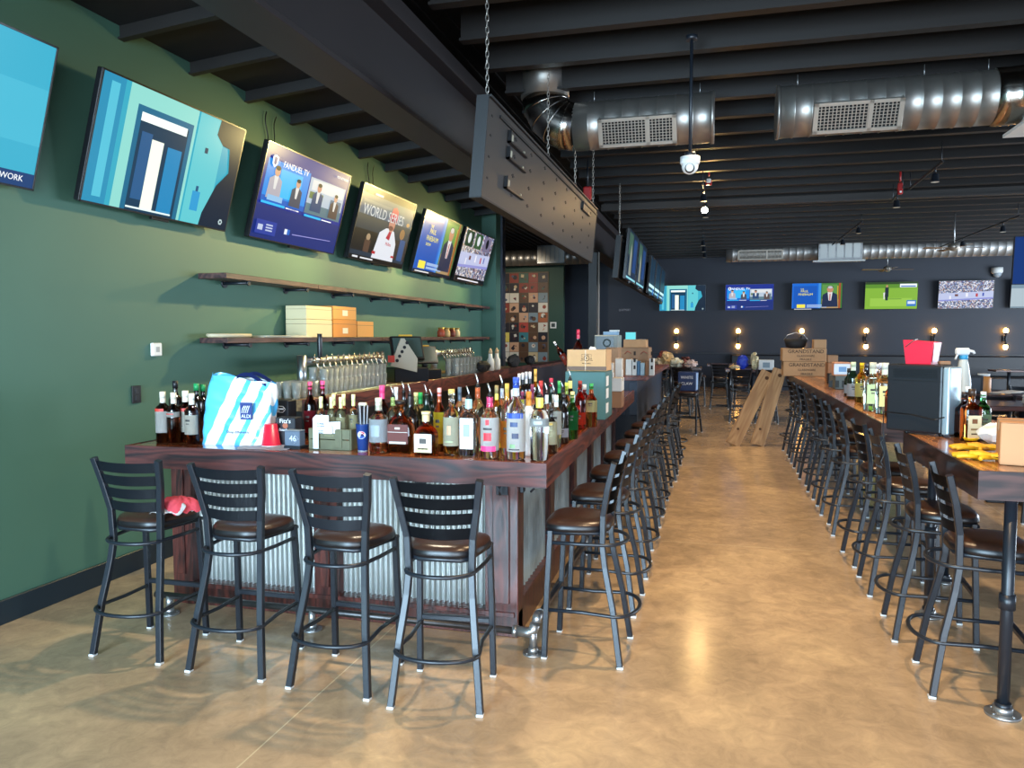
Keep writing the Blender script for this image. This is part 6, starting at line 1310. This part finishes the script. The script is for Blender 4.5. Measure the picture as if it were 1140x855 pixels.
b = MB(); b.lathe([(.001, .004), (.03, .006), (.042, .02), (.04, .022), (.028, .012), (.001, .01)], 24, cap=False, M=Matrix.Diagonal((1.0, .8, 1, 1))); b.build('scoop_bowl', mat('yellow_plastic', '#e8bc14', .35), t)
b = MB(); b.box(.035, .18, -.012, .012, .004, .016, .004); b.build('handle', M_dark_plastic, t)
def glove(label, x, y, rz, z=ZT):
    t = thing('rubber_glove', label, 'glove', (x, y, z+.002), rz, 'yellow gloves')
    m_ = mat('yellow_rubber', '#dca51c', .5, bump=.2, bscale=70)
    b = MB(); b.grid(lambda u, v: Vector((-.13+.2*v, (.052-.012*v+.004*math.sin(11*v))*math.cos(2*PI*u), .02+(.018-.004*math.sin(5*v))*math.sin(2*PI*u)+.003*math.sin(17*v+4*u))), 20, 12); b.build('palm_and_cuff', m_, t)
    for k, (a, l) in enumerate([(-.3, .075), (-.1, .09), (.08, .085), (.25, .07), (.95, .06)]):
        y0 = -.033+.022*k if k < 4 else .035; x0 = .055 if k < 4 else -.0
        b = MB(); b.tube([(x0-.02, y0, .016), (x0+l*.5*math.cos(a), y0+l*.5*math.sin(a), .017), (x0+l*math.cos(a*1.3), y0+l*math.sin(a*1.3), .012), (x0+l*1.05*math.cos(a*1.3), y0+l*1.05*math.sin(a*1.3), .011)], [.0115, .011, .0095, .004], 10); b.build('glove_finger' if k < 4 else 'glove_thumb', m_, t)
glove('yellow rubber work glove lying across the near table', at_z(1093, 502, ZT).x, at_z(1093, 502, ZT).y, R(172))
glove('second yellow rubber glove nearer the table corner, by the brown box', at_z(1098, 512, ZT).x, at_z(1098, 512, ZT).y, R(160))
t = carton('carton', 'plain brown cardboard box at the right edge on the near table', 0, 4.12, ZT, .26, .26, .20, mat('fresh_cardboard', '#b98a62', .75, var=.05), R(-14), x=x_on(1113, 3.98, ZT)+.17)
t = thing('paper_pile', 'white crumpled papers on the near table behind the brown box', 'paper', (x_on(1128, 4.6, ZT), 4.75, ZT+.002)); b = crump(14, 6, .12, .1, .12, .014); b.build('sheets', M_white, t)
# ================================================================ MID AISLE: leaning boards, stool with blue box
def lean(label, f, tpt, w, th, L):
    f, tpt = Vector(f), Vector(tpt); d = (tpt-f).normalized()
    side = Vector((1, .15, 0)); side = (side-d*side.dot(d)).normalized(); n = d.cross(side)
    M = Matrix((( side.x, n.x, d.x, f.x), (side.y, n.y, d.y, f.y), (side.z, n.z, d.z, f.z), (0, 0, 0, 1)))
    t = thing('wooden_board', label, 'board', (f.x, f.y, f.z), 0, 'leaning boards'); t.matrix_world = M
    b = MB(); b.box(-w/2, w/2, -th/2, th/2, 0, L, .004); b.build('plank', M_board, t)
    b = MB(); b.lathe([(.001, 0), (.03, 0), (.03, .002)], 14, Matrix.Translation((.02, -th/2-.0005, L*.92)) @ Matrix.Rotation(PI/2, 4, 'X') if n.y > 0 else Matrix.Translation((.02, th/2+.0005, L*.92)) @ Matrix.Rotation(-PI/2, 4, 'X')); b.lathe([(.001, 0), (.02, 0), (.02, .002)], 14, Matrix.Translation((-.03, -th/2-.0005, L*.2)) @ Matrix.Rotation(PI/2, 4, 'X') if n.y > 0 else Matrix.Translation((-.03, th/2+.0005, L*.2)) @ Matrix.Rotation(-PI/2, 4, 'X')); b.build('knots', mat('wood_knot', '#4a3322', .8), t)
lean('thick weathered wooden board leaning across the aisle, left of the pair', (.28, 12.6, .02), (.82, 12.95, 1.16), .22, .05, 1.32)
lean('second thick wooden board leaning upright against the last stool', (.66, 12.65, .02), (1.0, 12.95, 1.2), .21, .05, 1.28)
o = place_stool(-.47, 14.05, R(170), 'black bar stool in mid aisle carrying the blue box')
t = thing('box', 'navy blue box with white lettering sitting on the aisle stool', 'box', (-.47, 14.05, .77), R(-8)); b = MB(); b.box(-.16, .16, -.12, .12, 0, .34, .008); b.build('box_body', mat('navy_box', '#1b2f5c', .45), t)
b = MB(); b.box(.16, .162, -.1, .1, .02, .32); b.build('pale_side', mat('pale_side', '#8fa8c8', .45), t)
text('box_lettering', 'WHITE', .07, M_ink_w, t, (0, -.1215, .24)); text('box_lettering', 'CLAW', .07, M_ink_w, t, (0, -.1215, .13))
# ================================================================ DINING AREA AT THE BACK
M_dtop = wood('dark_dining_top', '#2c1614', '#5a3028', 'x', 1, .3, .3)
def dtable(label, x, y, w=1.1, d=.8, z=1.05):
    t = thing('high_table', label, 'table', (x, y, 0), 0, 'back dining tables')
    b = MB(); b.box(-w/2, w/2, -d/2, d/2, z-.05, z, .006); b.build('table_top', M_dtop, t)
    b = MB(); b.tube([(0, 0, .02), (0, 0, z-.05)], .045, 12); b.build('pedestal', M_black_metal, t)
    b = MB(); b.box(-.32, .32, -.04, .04, 0, .03, .006); b.box(-.04, .04, -.32, .32, 0, .03, .006); b.build('base_foot', M_black_metal, t)
    return t
DT = [(-.85, 17.6, 'left back high table heaped with crumpled cream and red papers'), (.35, 19.8, 'dark high table at the far end of the aisle'), (.75, 16.9, 'right back high table with blue bag and white box'), (-1.2, 21.5, 'far high table behind the heaped paper table')]
for x, y, lb in DT: dtable(lb, x, y)
# chairs: dark red ladder chairs round them
ci = 0
for x, y, rz, lb in [(-1.3, 16.85, 0, 'stool at the near left side of the paper-heaped table'), (-.72, 16.85, 0, 'stool at the near right side of the paper-heaped table'), (-1.3, 18.35, PI, 'stool beyond the paper-heaped table, left'), (-.7, 18.3, PI, 'stool beyond the paper-heaped table, right'),
                    (.5, 16.15, 0, 'stool facing the blue bag table, left'), (1.0, 16.15, 0, 'stool facing the blue bag table, right'), (.1, 19.1, 0, 'stool at the near side of the far aisle table'), (.65, 19.1, 0, 'stool nearest the right of the far aisle table'), (-.45, 19.8, -PI/2, 'stool at the left end of the far aisle table'), (1.75, 17.0, PI/2, 'stool at the right end of the blue bag table'),
                    (-1.4, 20.8, 0, 'stool at the left of the farthest table'), (-.9, 20.8, 0, 'stool at the right of the farthest table')]:
    place_stool(x, y, rz, 'black dining '+lb, 'stools around the back tables')
random.seed(9)
for k, (dx, dy, sx, sz, c, lb) in enumerate([(-.42, -.2, .13, .2, '#b8a88c', 'cream crumpled paper, left on the heaped back table'), (-.2, -.15, .16, .34, '#cdae7e', 'tall tan crumpled paper in the middle of the heaped table'), (.0, -.22, .17, .2, '#d4d0b8', 'pale crumpled paper front centre of the heaped table'), (.32, -.2, .16, .16, '#cfb8b0', 'pinkish crumpled paper at the right of the heaped table'), (-.3, .1, .15, .36, '#8c4a44', 'dark red crumpled wrap at the back of the heaped table'), (.2, .12, .14, .22, '#6b3a34', 'maroon crumpled wrap at the back right of the heaped table')]):
    t = thing('crumpled_paper', lb, 'paper', (-.85+dx, 17.6+dy, 1.052), 0, 'crumpled wraps on the back table'); b = crump(13, 9, sx*.85, sx*.7, sz, .045); b.build('paper_ball', mat('paper_'+c[1:], c, .8), t)
t = thing('bag', 'bright blue plastic bag on the right back table', 'bag', (.55, 16.75, 1.052)); b = crump(12, 8, .12, .1, .3, .02); b.build('bag_body', mat('bright_blue_plastic', '#2740b8', .4), t)
t = thing('box', 'white box with grey picture on the right back table', 'box', (1.02, 16.75, 1.051)); b = MB(); b.box(-.15, .15, -.1, .1, 0, .2, .004); b.build('box_body', M_white, t); b = MB(); b.box(-.07, .07, -.102, -.1, .04, .15); b.build('grey_picture', mat('grey_picture', '#8a9aa4', .5), t)
t = thing('crumpled_paper', 'cream paper bag between the blue bag and the white box', 'paper', (.78, 16.7, 1.052)); b = crump(10, 8, .07, .07, .36, .03); b.build('paper_ball', mat('cream_paper_bag', '#cdbf98', .8), t)
t = thing('crumpled_paper', 'flat tan paper left of the bright blue bag', 'paper', (.38, 16.68, 1.052)); b = crump(10, 6, .12, .1, .09, .02); b.build('paper_ball', mat('tan_paper_bag', '#c8b088', .8), t)
# right side dining tables and seats
XD = x_on(1072, 10.15, 1.05)+.8-4.15
for x, y, lb, w, d in ((4.15+XD, 10.6, 'right side high table with papers behind the spray bottle', 1.6, .9), (6.1, 12.6, 'right side high table farther back near the picture edge', 1.8, .9), (3.1, 9.0, 'grey-topped high table just right of the long counter', 1.1, .8)): dtable(lb, x, y, w, d)
for x, y, rz, lb in [(3.5+XD, 9.75, 0, 'left at the right side table'), (4.1+XD, 9.75, 0, 'middle at the right side table'), (4.7+XD, 9.75, 0, 'right at the right side table'), (5.3+XD, 10.6, PI/2, 'at the end of the right side table'), (5.5, 11.8, 0, 'left before the farther right table'), (6.1, 11.8, 0, 'middle before the farther right table'), (6.7, 11.8, 0, 'right before the farther right table'), (3.4+XD, 11.4, PI, 'beyond the left of the right side table'), (4.5+XD, 11.4, PI, 'beyond the right of the right side table'), (3.0, 8.2, 0, 'before the grey-topped high table')]:
    place_stool(x, y, rz, 'black ladder-back stool '+lb, 'stools around the right side tables')
t = thing('paper_pile', 'white papers scattered on the right side table', 'paper', (x_on(1114, 10.4, 1.05), 10.45, 1.052)); b = MB()
for k in range(6): b.box(-.12+.1*k-.2, .1+.1*k-.2, -.1, .1, .004*k, .004*k+.003, M=Matrix.Rotation(R(14*k-30), 4, 'Z'))
b.build('sheets', M_white, t)
t = thing('box', 'dark box beside an orange jar on the right side table', 'box', (x_on(1082, 10.4, 1.05), 10.45, 1.052)); b = MB(); b.box(-.11, .11, -.08, .08, 0, .22, .004); b.build('box_body', M_blackbox, t); b = MB(); b.box(-.08, .08, -.082, -.08, .03, .19); b.build('front_print', mat('grey_print', '#3a4048', .5), t)
t = thing('jar', 'orange and cream jar standing on the right side table', 'jar', (x_on(1093, 10.4, 1.05)+.03, 10.45, 1.052)); b = MB(); b.lathe([(.07, 0), (.08, .02), (.08, .18), (.06, .21)], 16); b.build('jar_body', mat('orange_jar', '#c8803c', .5), t); b = MB(); b.cyl((0, 0, .21), .065, .03, 16); b.build('lid', M_white, t)
t = thing('napkin_stack', 'white folded napkin stack on the grey-topped table', 'napkins', (3.2, 8.9, 1.052)); b = MB(); b.box(-.12, .12, -.1, .1, 0, .06, .01); b.box(-.11, .1, -.09, .11, .062, .09, .01, M=Matrix.Rotation(.2, 4, 'Z')); b.build('napkins', M_white, t)
# low booth seating against the back wall
t = thing('booth_bench', 'long dark upholstered booth along the back wall', 'booth', (3.5, 26.4, 0))
b = MB(); b.box(-3, 6, -.35, .5, .1, .48, .03, seg=2); b.build('seat_cushion', mat('booth_vinyl', '#1b1c21', .45), t)
b = MB(); b.box(-3, 6, .35, .52, .48, 1.12, .04, seg=2); b.build('back_cushion', mat('booth_vinyl', '#1b1c21', .45), t)
b = MB(); b.box(-3, 6, -.3, .5, 0, .1); b.build('plinth', M_navy, t)
for k, x in enumerate((-.5, 1.9, 4.3, 6.7)):
    dtable(['first', 'second', 'third', 'fourth'][k]+' table from the aisle in front of the back wall booth', x+1.6, 25.3, .9, .7, .76)
# ================================================================ LIGHT
def area(name, loc, tgt, sx, sy, W_, col, spread=PI):
    l = bpy.data.lights.new(name, 'AREA'); l.shape = 'RECTANGLE'; l.size = sx; l.size_y = sy; l.energy = W_; l.color = col; l.spread = spread
    o = bpy.data.objects.new(name, l); C.objects.link(o); o.location = loc; o.rotation_euler = (Vector(tgt)-Vector(loc)).to_track_quat('-Z', 'Y').to_euler(); return o
def spot(name, loc, tgt, W_, col, ang=70, blend=.6, r=.05):
    l = bpy.data.lights.new(name, 'SPOT'); l.energy = W_; l.color = col; l.spot_size = R(ang); l.spot_blend = blend; l.shadow_soft_size = r
    o = bpy.data.objects.new(name, l); C.objects.link(o); o.location = loc; o.rotation_euler = (Vector(tgt)-Vector(loc)).to_track_quat('-Z', 'Y').to_euler(); return o
WARM = (1, .72, .42); COOL = (.72, .86, 1)
area('shopfront_window_left', (-2.6, -4.6, 1.9), (-3.4, 4, 1.2), 3.2, 3.0, 800, (.55, .79, 1))
area('shopfront_window_right', (2.6, -4.6, 1.7), (2.2, 6, 1.0), 5, 2.6, 420, COOL)
area('side_windows', (12.6, 16, 1.9), (0, 18, 1.3), 14, 2.2, 1050, COOL)
for x, y, w in ((.5, 2.2, 190), (.35, 4.6, 215), (.3, 7.2, 215), (.35, 10, 190), (.3, 13, 150), (.2, 17, 110), (.3, 21, 110)):
    spot('aisle_track_lamp', (x, y, 4.1), (x-.1, y+.3, 0), w, WARM, 95, .8)
for y, w in ((4.4, 110), (6.5, 90), (9, 80), (12, 80)):
    spot('bar_lamp', (-2.0, y, 3.3), (-2.1, y+.2, 1.0), w, (1, .84, .62), 110, .8)
for y in (6.8, 9.3, 11.8):
    spot('wall_wash_lamp', (-2.6, y+1.0, 3.3), (-4.17, y-.7, 2.35), 150, (1, .78, .3), 95, .9)
spot('display_fill_spot', (-6, 20.5, 3.9), (-6, 24, 2.4), 110, (1, .88, .7), 80, .8)  # added fill spot that brightens the record sleeves, with no fitting behind it
for x, y in ((2.2, 6.5), (2.2, 10.5), (5, 14), (4, 20)):
    spot('counter_track_lamp', (x, y, 4.1), (x, y, 0), 70, (1, .8, .58), 100, .8)
w = bpy.data.worlds.new('room_daylight'); bpy.context.scene.world = w; w.use_nodes = True
bg = w.node_tree.nodes['Background']; bg.inputs['Color'].default_value = (.55, .72, 1, 1); bg.inputs['Strength'].default_value = .45
# ================================================================ CAMERA
cam = bpy.data.cameras.new('camera'); cam.sensor_fit = 'HORIZONTAL'; cam.sensor_width = 36; cam.lens = 36*FPX/1140; cam.clip_end = 200; cam.clip_start = .05
co = bpy.data.objects.new('camera', cam); C.objects.link(co); co.location = (0, 0, CAMZ)
co.matrix_world = Matrix(((_cr.x, _cu.x, -_cf.x, 0), (_cr.y, _cu.y, -_cf.y, 0), (_cr.z, _cu.z, -_cf.z, CAMZ), (0, 0, 0, 1)))
sc = bpy.context.scene; sc.camera = co
sc.view_settings.view_transform = 'Standard'; sc.view_settings.look = 'None'; sc.view_settings.exposure = .97; sc.view_settings.gamma = 1; sc.view_settings.use_curve_mapping = False
